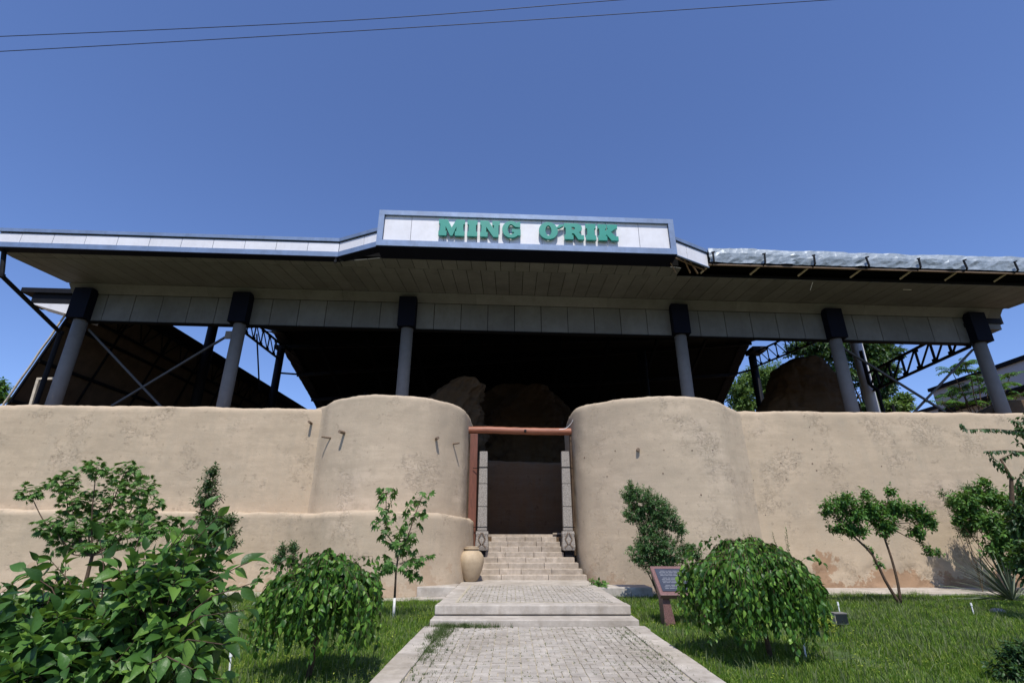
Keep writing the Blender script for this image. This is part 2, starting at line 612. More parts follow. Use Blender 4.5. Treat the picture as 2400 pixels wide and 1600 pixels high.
plat = thing('entrance_platform', 'low concrete platform with two steps at the end of the paved path', 'platform', (0.42, 11.4, 0))
PL, PR = -1.54, 2.37
b = MB(); b.box(PL, PR, 11.37, 17.75, -.02, .345); slab = b.build('platform_slab', M['concrete'], plat, bevel=.02)
b = MB(); b.box(PL, PR, 11.30, 11.72, .345 - .155, .357); b.build('step', M['concrete'], plat, bevel=.018)
b = MB(); b.box(PL - .02, PR + .04, 10.82, 11.42, -.02, .165); b.build('step', M['concrete'], plat, bevel=.018)
b = MB(); b.box(PL + .35, PR - .35, 11.75, 15.7,   .345, .3555); sub = b.build('joint_bed', M['sand'], plat)
# platform pavers (one stuff part, small in the picture)
P = []
for j in range(19):
    for i in range(16):
        cx, cy = PL + .42 + (i + .5) * .2, 11.8 + (j + .5) * .2
        if (i + j) % 2: P += [(cx, cy - .05, 0), (cx, cy + .05, 0)]
        else: P += [(cx - .05, cy, 1), (cx + .05, cy, 1)]
P.sort(key=lambda p: p[1])
for k, (x, y, r) in enumerate(P[:300]):
    o = bpy.data.objects.new('paver', pm); COL.objects.link(o); o.parent = plat
    o.matrix_local = Matrix.Translation((x - .42, y - 11.4, .338 + random.uniform(-.006, .006))) @ Matrix.Rotation(r * math.pi / 2 + random.uniform(-.03, .03), 4, 'Z')
b = MB()
vs = [v.co.copy() for v in pm.vertices]; fs = [tuple(p.vertices) for p in pm.polygons]
for (x, y, r) in P[300:]:
    mt = Matrix.Translation((x, y, .338 + random.uniform(-.006, .006))) @ Matrix.Rotation(r * math.pi / 2, 4, 'Z')
    b.add([mt @ v for v in vs], fs)
tag(b.build('pavers', M['paver'], plat), kind='stuff')

st = thing('gate_stairs', 'flight of pale stone steps rising into the gate opening', 'stairs', (0.6, 17.6, .35))
zs = [.487, .65, .815, .965, 1.13, 1.30, 1.46, 1.62]
prev = .345
for k, z in enumerate(zs):
    y0 = 17.6 + .3 * k
    if k < 4: xl, xr = -1.45, 2.38 - .09 * k
    elif k < 7: xl, xr = -1.25, 1.78 - .03 * (k - 4)
    else: xl, xr = -.75, 1.62
    n = 4 if k % 2 else 3
    cuts = [xl] + [xl + (xr - xl) * (i + random.uniform(-.15, .15)) / n for i in range(1, n)] + [xr]
    for i in range(n):
        b = MB(); b.box(cuts[i] + .004, cuts[i + 1] - .004, y0 - .02 + random.uniform(-.012, .012), y0 + (.34 if k < 7 else 1.5), prev - .04, z + random.uniform(-.008, .006))
        b.build('stair_stone', M['stair'], st, bevel=.018)
    prev = z

# small concrete blocks beside the platform
for (x0, x1, y0, y1, z, lb) in ((-2.65, -1.56, 15.55, 16.5, .33, 'pale concrete block at the left edge of the platform beside the clay jar'),
                                 (2.39, 3.95, 15.7, 16.6, .30, 'pale concrete block on the right of the platform below the round bastion')):
    b = MB(); b.box(x0, x1, y0, y1, 0.05, z)
    o = b.build('concrete_block', M['concrete'], bevel=.03, origin=((x0 + x1) / 2, (y0 + y1) / 2, .05))
    tag(o, lb, 'concrete block')

# ------------------------------------------------------------------ earthen walls
def catmull(pts, step):
    out = []
    P = [Vector(p) for p in pts]
    P = [P[0] * 2 - P[1]] + P + [P[-1] * 2 - P[-2]]
    for i in range(1, len(P) - 2):
        a, b_, c, d = P[i - 1:i + 3]
        n = max(2, int((c - b_).length / step))
        for k in range(n):
            t = k / n
            out.append(.5 * ((2 * b_) + (c - a) * t + (2 * a - 5 * b_ + 4 * c - d) * t * t + (3 * b_ - a - 3 * c + d) * t ** 3))
    out.append(P[-2])
    return out


def earth_wall(name, pts, topf, thick, m, parent=None, step=.11, base=-.05, batter=.02, rough=1., cap=None, lip=.13, seed=0, erode=0., linear=False):
    path = catmull(pts, step) if not linear else [Vector(a).lerp(Vector(b_), k / max(1, int((Vector(b_) - Vector(a)).length / step)))
                                                  for a, b_ in zip(pts, pts[1:]) for k in range(int((Vector(b_) - Vector(a)).length / step))] + [Vector(pts[-1])]
    n = len(path)
    vs, fs = [], []
    zmax = max(topf(p.x, i / (n - 1)) for i, p in enumerate(path))
    nz = int((zmax - base) / step)
    rows = None
    for i, p in enumerate(path):
        a = path[max(0, i - 1)]; c = path[min(n - 1, i + 1)]
        t = (c - a).normalized()
        nr = Vector((t.y, -t.x))
        top = topf(p.x, i / (n - 1))
        col = []
        hs = [base + (top - lip - base) * k / nz for k in range(nz + 1)]
        for z in hs:
            q = Vector((p.x * .5, p.y * .5, z * .5 + seed))
            d = .06 * noise.noise(q) + .012 * noise.noise(q * 4.3) + .005 * noise.noise(q * 17)
            if z < 1.3 and erode:
                e = noise.fractal(Vector((p.x * .9, seed * 3., z * 1.3)), .8, 2.1, 4)
                k_ = e + .75 - z * .9
                if k_ > .35: d -= erode * (.6 + .8 * noise.noise(Vector((p.x * 6, z * 6, seed))))
            off = d * rough + batter * max(0, (3 - z))
            col.append((p.x + nr.x * off, p.y + nr.y * off, z))
        off0 = .02 * rough * noise.noise(Vector((p.x * 2, p.y * 2, 7 + seed)))
        wob = .035 * noise.noise(Vector((p.x * 1.7, p.y, seed))) + .016 * noise.noise(Vector((p.x * 7, p.y * 7, seed)))
        for ang in (35, 65, 90):
            an = R(ang)
            o_ = off0 - lip * (1 - math.cos(an))
            col.append((p.x + nr.x * o_, p.y + nr.y * o_, top - lip + lip * math.sin(an) + wob))
        if cap is None:
            col.append((p.x - nr.x * (thick - lip), p.y - nr.y * (thick - lip), top + wob * .5 + .02))
            col.append((p.x - nr.x * thick, p.y - nr.y * thick, top - lip))
            col.append((p.x - nr.x * thick, p.y - nr.y * thick, base))
        else:
            for f in (.3, .65, 1.):
                col.append((p.x + (cap[0] - p.x) * f, p.y + (cap[1] - p.y) * f, top + (cap[2] - top) * f))
        rows = len(col)
        vs += col
    for i in range(n - 1):
        for k in range(rows - 1):
            fs.append((i * rows + k, (i + 1) * rows + k, (i + 1) * rows + k + 1, i * rows + k + 1))
    b = MB(); b.add(vs, fs)
    return b.build(name, m, parent, smooth=True)


def wallY(x): return 17.75 + .036 * x if x < 0 else 17.85 + .03 * x


lw = thing('mud_wall', 'long tan mud plastered wall left of the gate behind the tall shrubs', 'wall', (-14, 17.3, 0))
lwall = earth_wall('wall_face', [(-34, wallY(-34)), (-26, wallY(-26)), (-18, wallY(-18)), (-12, wallY(-12)), (-8, 17.65), (-5.6, 17.8)],
           lambda x, t: 5.91 + .04 * noise.noise(Vector((x * .8, 0, 1))), 1.1, M['mud'], lw, seed=1)
rw = thing('mud_wall', 'long tan mud plastered wall right of the gate with flaked red brown foot', 'wall', (14, 18.2, 0))
rwall = earth_wall('wall_face', [(6.4, 18.05), (9, 18.12), (14, 18.27), (20, 18.45), (34, 18.9)],
                   lambda x, t: 5.92 + .03 * noise.noise(Vector((x * .8, 0, 2))), 1.1, M['mud_red'], rw, seed=5, erode=.07)
lb_ = thing('gate_bastion', 'rounded mud bastion left of the gate with long wooden pegs', 'bastion', (-4.2, 17, 0))
lbody = earth_wall('bastion_body', [(-8.2, 18.3), (-7.3, 17.95), (-6.75, 17.68), (-6.15, 17.12), (-4.6, 16.45), (-3.0, 16.75), (-1.95, 17.9), (-1.66, 19.0), (-1.66, 22.3)],
           lambda x, t: 6.1 - .24 * max(0, 1 - t / .22) - .04 * (max(0, (t - .35) / .25) ** 2 if t < .72 else 2.2), 0, M['mud_grey'], lb_, seed=9,
           cap=(-4.2, 19.5, 5.95), batter=.015)
rb_ = thing('gate_bastion', 'rounded mud bastion right of the gate behind the twisted shrub', 'bastion', (5, 17, 0))
rbody = earth_wall('bastion_body', [(2.32, 22.3), (2.30, 18.9), (2.9, 17.7), (4.2, 16.85), (5.6, 16.65), (6.95, 17.05), (7.6, 17.52), (8.05, 17.88), (8.7, 18.35)],
           lambda x, t: 6.1 - .26 * max(0, (t - .78) / .22), 0, M['mud_grey'], rb_, seed=13, cap=(5.1, 19.5, 5.95), batter=.02)
pw = thing('low_wall', 'low thick mud wall stepping out along the foot of the left wall', 'wall', (-8, 16.6, 0))


def plinth_top(x, t):
    xs = [-34, -18, -8, -6.5, -3.9, -2.2, -1.3]; zz = [2.5, 2.45, 2.36, 2.30, 2.36, 2.28, 2.17]
    return float(np.interp(x, xs, zz))


earth_wall('wall_face', [(-34, 16.0), (-24, 16.3), (-18, 16.55), (-12, 16.9), (-8.2, 17.05), (-6.6, 16.6), (-5.2, 15.7), (-3.6, 15.3), (-2.2, 16.0), (-1.5, 17.1), (-1.38, 19.3)],
           plinth_top, 1.3, M['mud'], pw, seed=17, lip=.09, batter=.03)


from mathutils.bvhtree import BVHTree


def surf(o, px, py):
    me = o.data
    off = ORG[o.name]
    t = BVHTree.FromPolygons([tuple(v.co + off) for v in me.vertices], [tuple(p.vertices) for p in me.polygons])
    h = t.ray_cast(Vector((0, 0, EYE)), ray(px, py).normalized())
    return h[0], (h[1] if h[1].y < 0 else -h[1])


def peg(parent, p, n, L, r, drop=.0):
    p = Vector(p); n = Vector(n).normalized()
    b = MB(); b.tube([p - n * .12, p + n * L + Vector((0, 0, -drop))], [r * 1.05, r], 8)
    return b.build('wooden_peg', M['wood_peg'], parent)


for par, body, px, py, n_, L_, r_p in ((lw, lwall, 730, 992, (0, -1, .05), .26, .042), (lb_, lbody, 775, 1026, (-.85, -.5, .05), .30, .032), (lb_, lbody, 807, 1014, (-.35, -1, 0), .26, .055),
                                        (lb_, lbody, 1022, 1028, (.5, -1, 0), .22, .05), (lb_, lbody, 1062, 1040, (.9, -.5, .05), .26, .032), (rb_, rbody, 1495, 1054, (-.1, -1, 0), .12, .055)):
    hp, hn = surf(body, px, py)
    peg(par, hp, n_, L_, r_p)


def hole(par, body, px, py, rr):
    hp, hn = surf(body, px, py)
    peg(par, hp, (hn.x, hn.y, hn.z), .008, rr)


for (x, y) in ((1442, 1056), (1556, 1054), (1622, 1055), (1670, 1054), (1370, 1072), (1423, 1116), (1554, 1109), (1643, 1159)):
    hole(rb_, rbody, x, y, random.uniform(.018, .032))
for (x, y) in ((1766, 1125), (1830, 1085), (1866, 1085), (1904, 1086), (1943, 1086), (1914, 1102), (1843, 1122), (1794, 1206), (1858, 1029), (1903, 1052), (2066, 1092), (1897, 1001)):
    hole(rw, rwall, x, y, random.uniform(.016, .032))

# ------------------------------------------------------------------ inside the gate
gt = thing('timber_gateway', 'reddish timber gate frame with a round log lintel between the bastions', 'gateway', (0.35, 19.2, 1.3))
pts = [(-1.75, 19.25, 5.42), (-.9, 19.25, 5.43), (0.1, 19.27, 5.40), (1.2, 19.28, 5.38), (2.4, 19.3, 5.37)]
b = MB()
P = catmull(pts, .12)
b.tube(P, [.135 + .012 * noise.noise(Vector((p.x * 4, 0, 0))) for p in P], 14)
lint = b.build('lintel', M['wood_red'], gt, smooth=True)
p = at_y(1231, 1010, 19.12); b = MB(); b.tube([p + Vector((0, .05, 0)), p + Vector((0, -.1, 0))], .05, 10); b.build('lamp_knob', M['dark'], lint)
b = MB(); b.box(-1.58, -1.30, 19.15, 19.42, 1.1, 5.27); b.build('jamb', M['wood_jamb'], gt, bevel=.01)
b = MB(); b.box(2.20, 2.27, 19.25, 19.45, 1.0, 5.27); b.build('jamb', M['bark'], gt, bevel=.01)
w = [at_y(1310, 1006, 19.1), at_y(1325, 1004, 19.05), at_y(1336, 995, 18.95), at_y(1342, 986, 18.85), at_y(1345, 975, 18.8)]
b = MB(); b.tube(catmull(w, .05), .012, 6); tag(b.build('cable', M['pipe'], smooth=True, origin=w[0]), 'thin pale cable curling from the lintel to the right bastion', 'cable')


def carved_post(x, label):
    t = thing('carved_post', label, 'post', (x, 18.85, .95), 'carved posts on both sides of the gate')
    z0, z1 = 1.18, 4.56
    b = MB()
    w0, w1 = .17, .14
    # shaft in four cut blocks with shadow grooves between
    def wd(z): return w0 + (w1 - w0) * (z - z0) / (z1 - z0)
    cuts = [1.82, 2.62, 3.4, 3.95, 4.56]
    za = 1.82
    for zb in cuts[1:]:
        a_, c_ = wd(za), wd(zb)
        p8 = [(x - a_, 18.85 - a_, za), (x + a_, 18.85 - a_, za), (x + a_, 18.85 + a_, za), (x - a_, 18.85 + a_, za),
              (x - c_, 18.85 - c_, zb - .02), (x + c_, 18.85 - c_, zb - .02), (x + c_, 18.85 + c_, zb - .02), (x - c_, 18.85 + c_, zb - .02)]
        bb = MB(); bb.box8(p8); bb.build('carved_block', M['carved'], t, bevel=.012)
        za = zb
    b.box(x - .12, x + .12, 18.73, 18.97, 1.8, 4.5)
    b.build('core', M['carved'], t)
    # foot: waisted capital-like base with lozenge relief
    prof = [(.20, 1.80), (.215, 1.72), (.20, 1.62), (.215, 1.45), (.225, 1.30), (.20, 1.18)]
    b = MB()
    vs, fs = [], []
    for r, z in prof:
        vs += [(x - r, 18.85 - r, z), (x + r, 18.85 - r, z), (x + r, 18.85 + r, z), (x - r, 18.85 + r, z)]
    for i in range(len(prof) - 1):
        for k in range(4):
            k2 = (k + 1) % 4
            fs.append((i * 4 + k, i * 4 + k2, i * 4 + 4 + k2, i * 4 + 4 + k))
    fs += [(0, 1, 2, 3), tuple(len(vs) - 4 + k for k in range(4))]
    b.add(vs, fs); b.build('carved_foot', M['carved'], t, bevel=.015)
    b = MB()
    yf = 18.85 - .232
    for s in (-1, 1):
        b.bar((x + s * .02, yf, 1.76), (x + s * .12, yf, 1.56), .03, .02, (0, 1, 0))
        b.bar((x + s * .12, yf, 1.56), (x + s * .02, yf, 1.36), .03, .02, (0, 1, 0))
        b.bar((x + s * .02, yf, 1.40), (x + s * .14, yf, 1.28), .03, .02, (0, 1, 0))
    b.build('carved_lozenge', M['wood_peg'], t)
    b = MB(); b.box(x - .13, x + .13, 18.74, 18.98, .95, 1.2); b.build('pedestal', M['dark'], t)
    for z in (1.93, 3.97):
        w_ = wd(z) + .012
        b = MB(); b.box(x - w_, x + w_, 18.85 - w_, 18.85 + w_, z, z + .018)
        b.bar((x, 18.9, z + .01), (x + (-.4 if x < 0 else .3), 19.1, z + .01), .02, .02)
        b.build('iron_strap', M['dark'], t)
    b = MB(); b.tube([(x, 18.85, 4.5), (x, 18.85, 4.64)], .02, 6); b.build('pin', M['dark'], t)
    return t


carved_post(-1.04, 'pale carved wooden post on the left of the gate behind the jar')
carved_post(1.95, 'pale carved wooden post on the right of the gate')

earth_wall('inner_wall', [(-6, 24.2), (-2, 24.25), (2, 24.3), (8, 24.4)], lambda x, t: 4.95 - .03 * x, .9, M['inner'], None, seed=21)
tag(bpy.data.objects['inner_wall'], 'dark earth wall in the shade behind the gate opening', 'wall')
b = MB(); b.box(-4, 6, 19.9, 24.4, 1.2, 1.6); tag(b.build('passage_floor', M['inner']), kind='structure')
for (pa, pb) in (((690 * D, 0), (0, 0)),):
    pass
b = MB()
b.bar((-.9, 20.6, 1.66), (1.7, 20.6, 1.66), .12, .09)
b.bar((1.55, 20.55, 1.73), (2.2, 20.55, 1.73), .3, .05)
tag(b.build('stone_sill', M['stair'], origin=(0.4, 20.6, 1.62)), 'narrow stone sill across the top of the stairs', 'sill')
# raised earth behind the walls
b = MB()
b.box(-45, -1.7, 18.7, 75, -.02, 4.9); b.box(2.4, 45, 19.2, 75, -.02, 4.85); b.box(-1.7, 2.4, 24.8, 75, -.02, 4.4)
tag(b.build('terrace', M['inner']), kind='structure')


def ruin(label, Y, prof, depth, seed, m=M['ruin'], amp=.35):
    """prof: (z, x_left, x_right) from the bottom up"""
    xm = sum((p[1] + p[2]) / 2 for p in prof) / len(prof)
    n = 120
    vs, fs = [], []
    Z = [p[0] for p in prof]
    nz = max(12, int((Z[-1] - Z[0]) / .09))
    for j in range(nz + 1):
        z = Z[0] + (Z[-1] - Z[0]) * j / nz
        xl = float(np.interp(z, Z, [p[1] for p in prof])); xr = float(np.interp(z, Z, [p[2] for p in prof]))
        k = 1 - .35 * (j / nz)
        for i in range(n):
            a = 2 * math.pi * i / n
            ca, sa = math.cos(a), math.sin(a)
            sx = math.copysign(abs(ca) ** .7, ca); sy = math.copysign(abs(sa) ** .8, sa)
            q = Vector((sx * (xr - xl) * .5 + seed, sy * 2, z))
            d = 1 + amp * (.3 * noise.fractal(q * .9, .7, 2, 5) + .10 * noise.noise(Vector((q.x * 3, q.y * 4, z * .6))) - .14 * abs(noise.noise(q * 2.6)) - .07 * abs(noise.noise(q * 7)) + .12 * noise.cell(Vector((q.x * 1.1, q.y, q.z * .7))) * .5) * min(1, (nz - j + 1) / 3)
            x = (xl + xr) / 2 + sx * (xr - xl) / 2 * d
            y = Y + depth * .5 * (1 + sy * k * d)
            vs.append((x, y, z + .12 * noise.noise(q * 1.3)))
    for j in range(nz):
        for i in range(n):
            i2 = (i + 1) % n
            fs.append((j * n + i, j * n + i2, (j + 1) * n + i2, (j + 1) * n + i))
    fs.append(tuple(nz * n + i for i in range(n)))
    b = MB(); b.add(vs, fs)
    o = b.build('earthen_ruin', m, smooth=True, origin=(xm, Y + depth / 2, Z[0]))
    return tag(o, label, 'ruin', 'earthen ruins under the canopy')


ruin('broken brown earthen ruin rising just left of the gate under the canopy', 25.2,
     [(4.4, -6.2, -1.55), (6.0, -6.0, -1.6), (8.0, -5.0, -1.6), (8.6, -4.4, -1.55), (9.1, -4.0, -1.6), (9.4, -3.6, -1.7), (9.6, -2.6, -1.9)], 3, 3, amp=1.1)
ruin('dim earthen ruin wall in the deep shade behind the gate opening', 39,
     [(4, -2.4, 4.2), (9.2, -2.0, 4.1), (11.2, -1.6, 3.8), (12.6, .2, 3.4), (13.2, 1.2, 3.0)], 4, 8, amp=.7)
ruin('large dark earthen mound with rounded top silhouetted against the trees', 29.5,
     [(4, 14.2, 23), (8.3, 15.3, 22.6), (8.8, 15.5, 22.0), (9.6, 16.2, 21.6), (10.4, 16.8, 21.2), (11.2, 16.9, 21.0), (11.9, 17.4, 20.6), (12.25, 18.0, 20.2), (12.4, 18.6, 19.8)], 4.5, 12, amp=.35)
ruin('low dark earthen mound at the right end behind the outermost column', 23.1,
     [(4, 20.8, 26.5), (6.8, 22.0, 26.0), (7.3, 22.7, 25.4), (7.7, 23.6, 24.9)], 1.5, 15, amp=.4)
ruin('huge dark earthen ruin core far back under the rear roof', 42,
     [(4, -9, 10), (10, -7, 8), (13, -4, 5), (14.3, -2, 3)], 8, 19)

# ------------------------------------------------------------------ the canopy
can = thing('canopy', 'wide flat grey canopy on round columns with white fascia and navy trim', 'canopy', (0, 22, 4.9))


def F(u, v, h):
    return Vector((u, 22 + .036 * u + v, EYE + h - .013 * u))


UL, UR = -20.72, 24.4
VF = -3.82
# column positions
COLS = [-19.8, -12.6, -4.9, 8.0, 15.5, 22.6]


def column(u, v, r, h0, h1, m, cap=True, name='column'):
    base = F(u, v, 0); top = F(u, v, h1)
    b = MB(); b.tube([(base.x, base.y, EYE + h0), (top.x, top.y, top.z)], r, 28)
    c = b.build(name, m, can, smooth=True)
    if cap:
        k = MB(); k.box(u - .40, u + .40, v - .42, v + .40, h1 - .04, 10.45, F)
        k.build('column_capital', M['navy'], c, bevel=.01)
    return c


for u in COLS:
    column(u, .0, .275, 2.7, 9.0, M['column'])
column(-19.3, 8.75, .29, 2.7, 14.9, M['dark'], False)
column(-19.3, 18.3, .30, 2.7, 14.3, M['dark'], False)
column(22.1, 7.5, .34, 2.7, 13.2, M['neigh'], False)
column(22.3, 21.4, .34, 2.7, 15.8, M['dark'], False)

# downpipes
b = MB()
p0 = at_y(10, 585, 17.75); p1 = at_y(4, 646, 17.75); p2 = Vector((-20.28, 21.0, EYE + 8.5)); p3 = Vector((-20.28, 21.0, 4.8))
b.tube([p0, p1], .085, 12); b.tube([p1, p2], .085, 12); b.tube([p2, p3], .095, 12)
for p, r in ((p1, .11), (p2, .125)):
    b.lathe(p - Vector((0, 0, .07)), [(r, 0), (r, .14)], 12)
for z in (7.9, 6.6, 5.5): b.lathe((p3.x, p3.y, z), [(.115, 0), (.115, .05)], 12)
b.build('downpipe', M['dark'], can, smooth=False)
b = MB(); q = Vector((21.75, 28.9, 0))
b.tube([(21.55, 29.3, 12.3), (21.55, 29.3, 10.2), (21.8, 29.1, 9.7), (21.8, 29.1, 8.4)], .10, 10)
b.tube([(22.35, 29.0, 8.8), (22.35, 29.0, 4.9)], .09, 10)
b.build('downpipe', M['dark'], can)


def panel_box(pts_in, t, name, m, parent, gap=.012, fn=None):
    pass


def strip_panels(name, m, parent, u0, u1, w, quad, t=.03, gap=.008, first=None):
    """quad: ((v,h) near, (v,h) far) cross-section edge; panels side by side along u, thickness t upward or backward"""
    (va, ha), (vb, hb) = quad
    dv, dh = vb - va, hb - ha
    L = math.hypot(dv, dh)
    nv, nh = -dh / L, dv / L           # normal turned into the roof
    if nh < 0 or (abs(nh) < 1e-6 and nv < 0): nv, nh = -nv, -nh
    us = [u0]
    u = u0 + (first if first else w)
    while u < u1 - .15:
        us.append(u); u += w
    us.append(u1)
    for a, c in zip(us, us[1:]):
        j = random.uniform(-.004, .004)
        b = MB()
        e = gap
        p = [F(a + e, va + nv * j, ha + nh * j), F(c - e, va + nv * j, ha + nh * j), F(c - e, vb + nv * j, hb + nh * j), F(a + e, vb + nv * j, hb + nh * j)]
        q = [F(a + e, va + nv * t, ha + nh * t), F(c - e, va + nv * t, ha + nh * t), F(c - e, vb + nv * t, hb + nh * t), F(a + e, vb + nv * t, hb + nh * t)]
        b.box8(p + q)
        b.build(name, m, parent)


# beam with cladding
b = MB(); b.box(UL + .5, 23.0, .05, .24, 8.96, 10.36, F); beam = b.build('beam', M['deck'], can)
b = MB(); b.box(UL + .5, 23.0, -.03, .27, 8.93, 8.957, F); b.build('beam_flashing', M['dark'], can)
strip_panels('beam_panel', M['cream'], beam, UL + .52, 22.98, 1.27, ((-.0, 8.99), (-.0, 10.30)), t=.04, gap=.014)
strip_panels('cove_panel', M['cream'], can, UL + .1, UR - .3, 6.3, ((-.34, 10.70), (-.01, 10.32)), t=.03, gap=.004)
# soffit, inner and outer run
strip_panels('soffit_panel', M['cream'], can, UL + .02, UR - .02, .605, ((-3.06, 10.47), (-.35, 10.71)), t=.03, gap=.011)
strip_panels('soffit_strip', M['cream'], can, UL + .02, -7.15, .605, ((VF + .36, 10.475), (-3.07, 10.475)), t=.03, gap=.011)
# soffit strip under the sign follows its splayed plan
sv = [(-7.1, VF + .36), (-5.3, -4.72 + .86), (6.55, -4.72 + .86), (8.2, VF + .36)]
u = -7.13
while u < 7.0:
    c = min(u + .605, 7.05)
    va = float(np.interp(u, [s[0] for s in sv], [s[1] for s in sv])); vc = float(np.interp(c, [s[0] for s in sv], [s[1] for s in sv]))
    e = .011
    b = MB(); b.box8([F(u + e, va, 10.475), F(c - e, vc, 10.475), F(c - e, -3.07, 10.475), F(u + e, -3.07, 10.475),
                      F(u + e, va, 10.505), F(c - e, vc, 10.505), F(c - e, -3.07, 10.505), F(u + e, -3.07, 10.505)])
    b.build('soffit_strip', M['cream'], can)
    u = c
# deck above the soffit
b = MB(); b.box(UL + .01, 7.1, -3.4, .9, 10.80, 11.30, F); b.box(7.1, UR - .01, VF + .15, .9, 11.15, 11.40, F); b.box(7.1, UR - .02, -3.04, .88, 10.80, 11.149, F)
b.box8([F(-7.2, -3.35, 10.52), F(7.0, -3.35, 10.52), F(7.0, -3.3, 10.52), F(-7.2, -3.3, 10.52), F(-7.2, -3.35, 11.3), F(7.0, -3.35, 11.3), F(7.0, -3.3, 11.3), F(-7.2, -3.3, 11.3)])
b.build('roof_deck', M['deck'], can)
# side end pieces of the beams
b = MB(); b.box(UL - 2.9, UL + .3, .6, 1.5, 10.62, 10.86, F); b.box(UL - 2.4, UL + .3, .75, 1.4, 10.05, 10.60, F)
b.build('side_gutter', M['dark'], can)
b = MB(); b.box8([F(UL - 2.2, .7, 10.04), F(UL + .35, .7, 9.35), F(UL + .35, 1.6, 9.35), F(UL - 2.2, 1.6, 10.04), F(UL - 2.2, .7, 10.08), F(UL + .35, .7, 10.08), F(UL + .35, 1.6, 10.08), F(UL - 2.2, 1.6, 10.08)])
b.build('side_soffit', M['white'], can)
b = MB(); b.box(UR - .9, UR + .05, .2, 1.2, 10.15, 10.72, F); b.build('side_gutter', M['dark'], can)
b = MB(); b.box(UR - .8, UR - .1, .25, 1.1, 9.85, 10.14, F); b.build('side_soffit', M['cream'], can)
b = MB(); b.bar(F(UR + .0, .6, 10.5), F(UR + .7, .8, 10.42), .03, .03); b.build('loose_rod', M['dark'], can)


# fascia runs given by plan polylines
def fascia_run(pl, h0, joints, lip=.37, hb=.22, hp=.42, hc=.15, lean=0., trim=M['steelblue'], panel=M['white'], lipm=M['navy'], do_lip=True):
    (u0, v0), (u1, v1) = pl
    L = math.hypot(u1 - u0, v1 - v0)
    tx, ty = (u1 - u0) / L, (v1 - v0) / L
    nx, ny = ty, -tx                    # outward (towards the viewer)

    def G(s, o, h): return F(u0 + tx * s + nx * o, v0 + ty * s + ny * o, h)
    def GB(s0, s1, o0, o1, a, c): 
        b = MB(); b.box8([G(s0, o1, a), G(s1, o1, a), G(s1, o0, a), G(s0, o0, a), G(s0, o1, c), G(s1, o1, c), G(s1, o0, c), G(s0, o0, c)]); return b
    GB(0, L, -.06, .02, h0, h0 + hb).build('fascia_band', trim, can)
    GB(0, L, -.05, .045, h0 + hb + hp + .06, h0 + hb + hp + .06 + hc).build('fascia_cap', trim, can)
    GB(0, L, -.10, -.065, h0 + .02, h0 + hb + hp + .1).build('fascia_backing', M['deck'], can)
    if do_lip: GB(0, L, -lip, .015, h0 - .035, h0 - .003).build('fascia_lip', lipm, can)
    js = [0] + joints + [L]
    for a, c in zip(js, js[1:]):
        GB(a + .009, c - .009, -.05 + random.uniform(-.004, .004), -.015 + random.uniform(-.003, .003), h0 + hb + .006, h0 + hb + hp).build('fascia_panel', panel, can)
    return G, L


Lx = -7.1 - UL
js = []
s = Lx - 1.27
while s > .3: js.insert(0, s); s -= 1.27
fascia_run(((UL, VF), (-7.1, VF)), 10.5, js)
fascia_run(((-7.1, VF), (-5.32, -4.70)), 10.5, [1.3])
fascia_run(((6.58, -4.70), (8.2, VF)), 10.5, [.62], do_lip=False, hb=.03, hp=.62)

# sign box
sg = MB(); sg.box(-5.18, 6.43, -4.62, -3.42, 10.53, 12.06, F); sign = sg.build('sign_box', M['deck'], can)
b = MB(); b.box(-5.3, 6.55, -4.76, -3.86, 10.46, 10.50, F); b.build('sign_underside', M['navy'], sign)
b = MB(); b.box(-5.32, 6.57, -4.80, -4.70, 10.505, 10.76, F); b.build('sign_frame', M['steelblue'], sign)
b = MB(); b.box(-5.32, 6.57, -4.80, -4.60, 11.93, 12.14, F); b.build('sign_frame', M['steelblue'], sign)
b = MB(); b.box(-5.32, -5.10, -4.80, -4.60, 10.765, 11.925, F); b.build('sign_frame', M['steelblue'], sign)
b = MB(); b.box(6.35, 6.57, -4.80, -4.60, 10.765, 11.925, F); b.build('sign_frame', M['steelblue'], sign)
b = MB(); b.box(-5.32, -5.25, -4.59, -3.5, 10.51, 12.1, F); b.box(6.50, 6.57, -4.59, -3.5, 10.51, 12.1, F); b.build('sign_side', M['steelblue'], sign)
us = [-5.09, -4.02] + [-4.02 + 1.305 * k for k in range(1, 8)] + [6.34]
us[-2] = 5.13
for a, c in zip(us, us[1:]):
    b = MB(); b.box(a + .008, c - .008, -4.70 + random.uniform(-.003, .003), -4.66, 10.77, 11.92, F); b.build('sign_panel', M['white'], sign)


# letters
def arc(cx, cy, rx, ry, a0, a1, n=18):
    return [(cx + rx * math.cos(R(a0 + (a1 - a0) * k / n)), cy + ry * math.sin(R(a0 + (a1 - a0) * k / n))) for k in range(n + 1)]


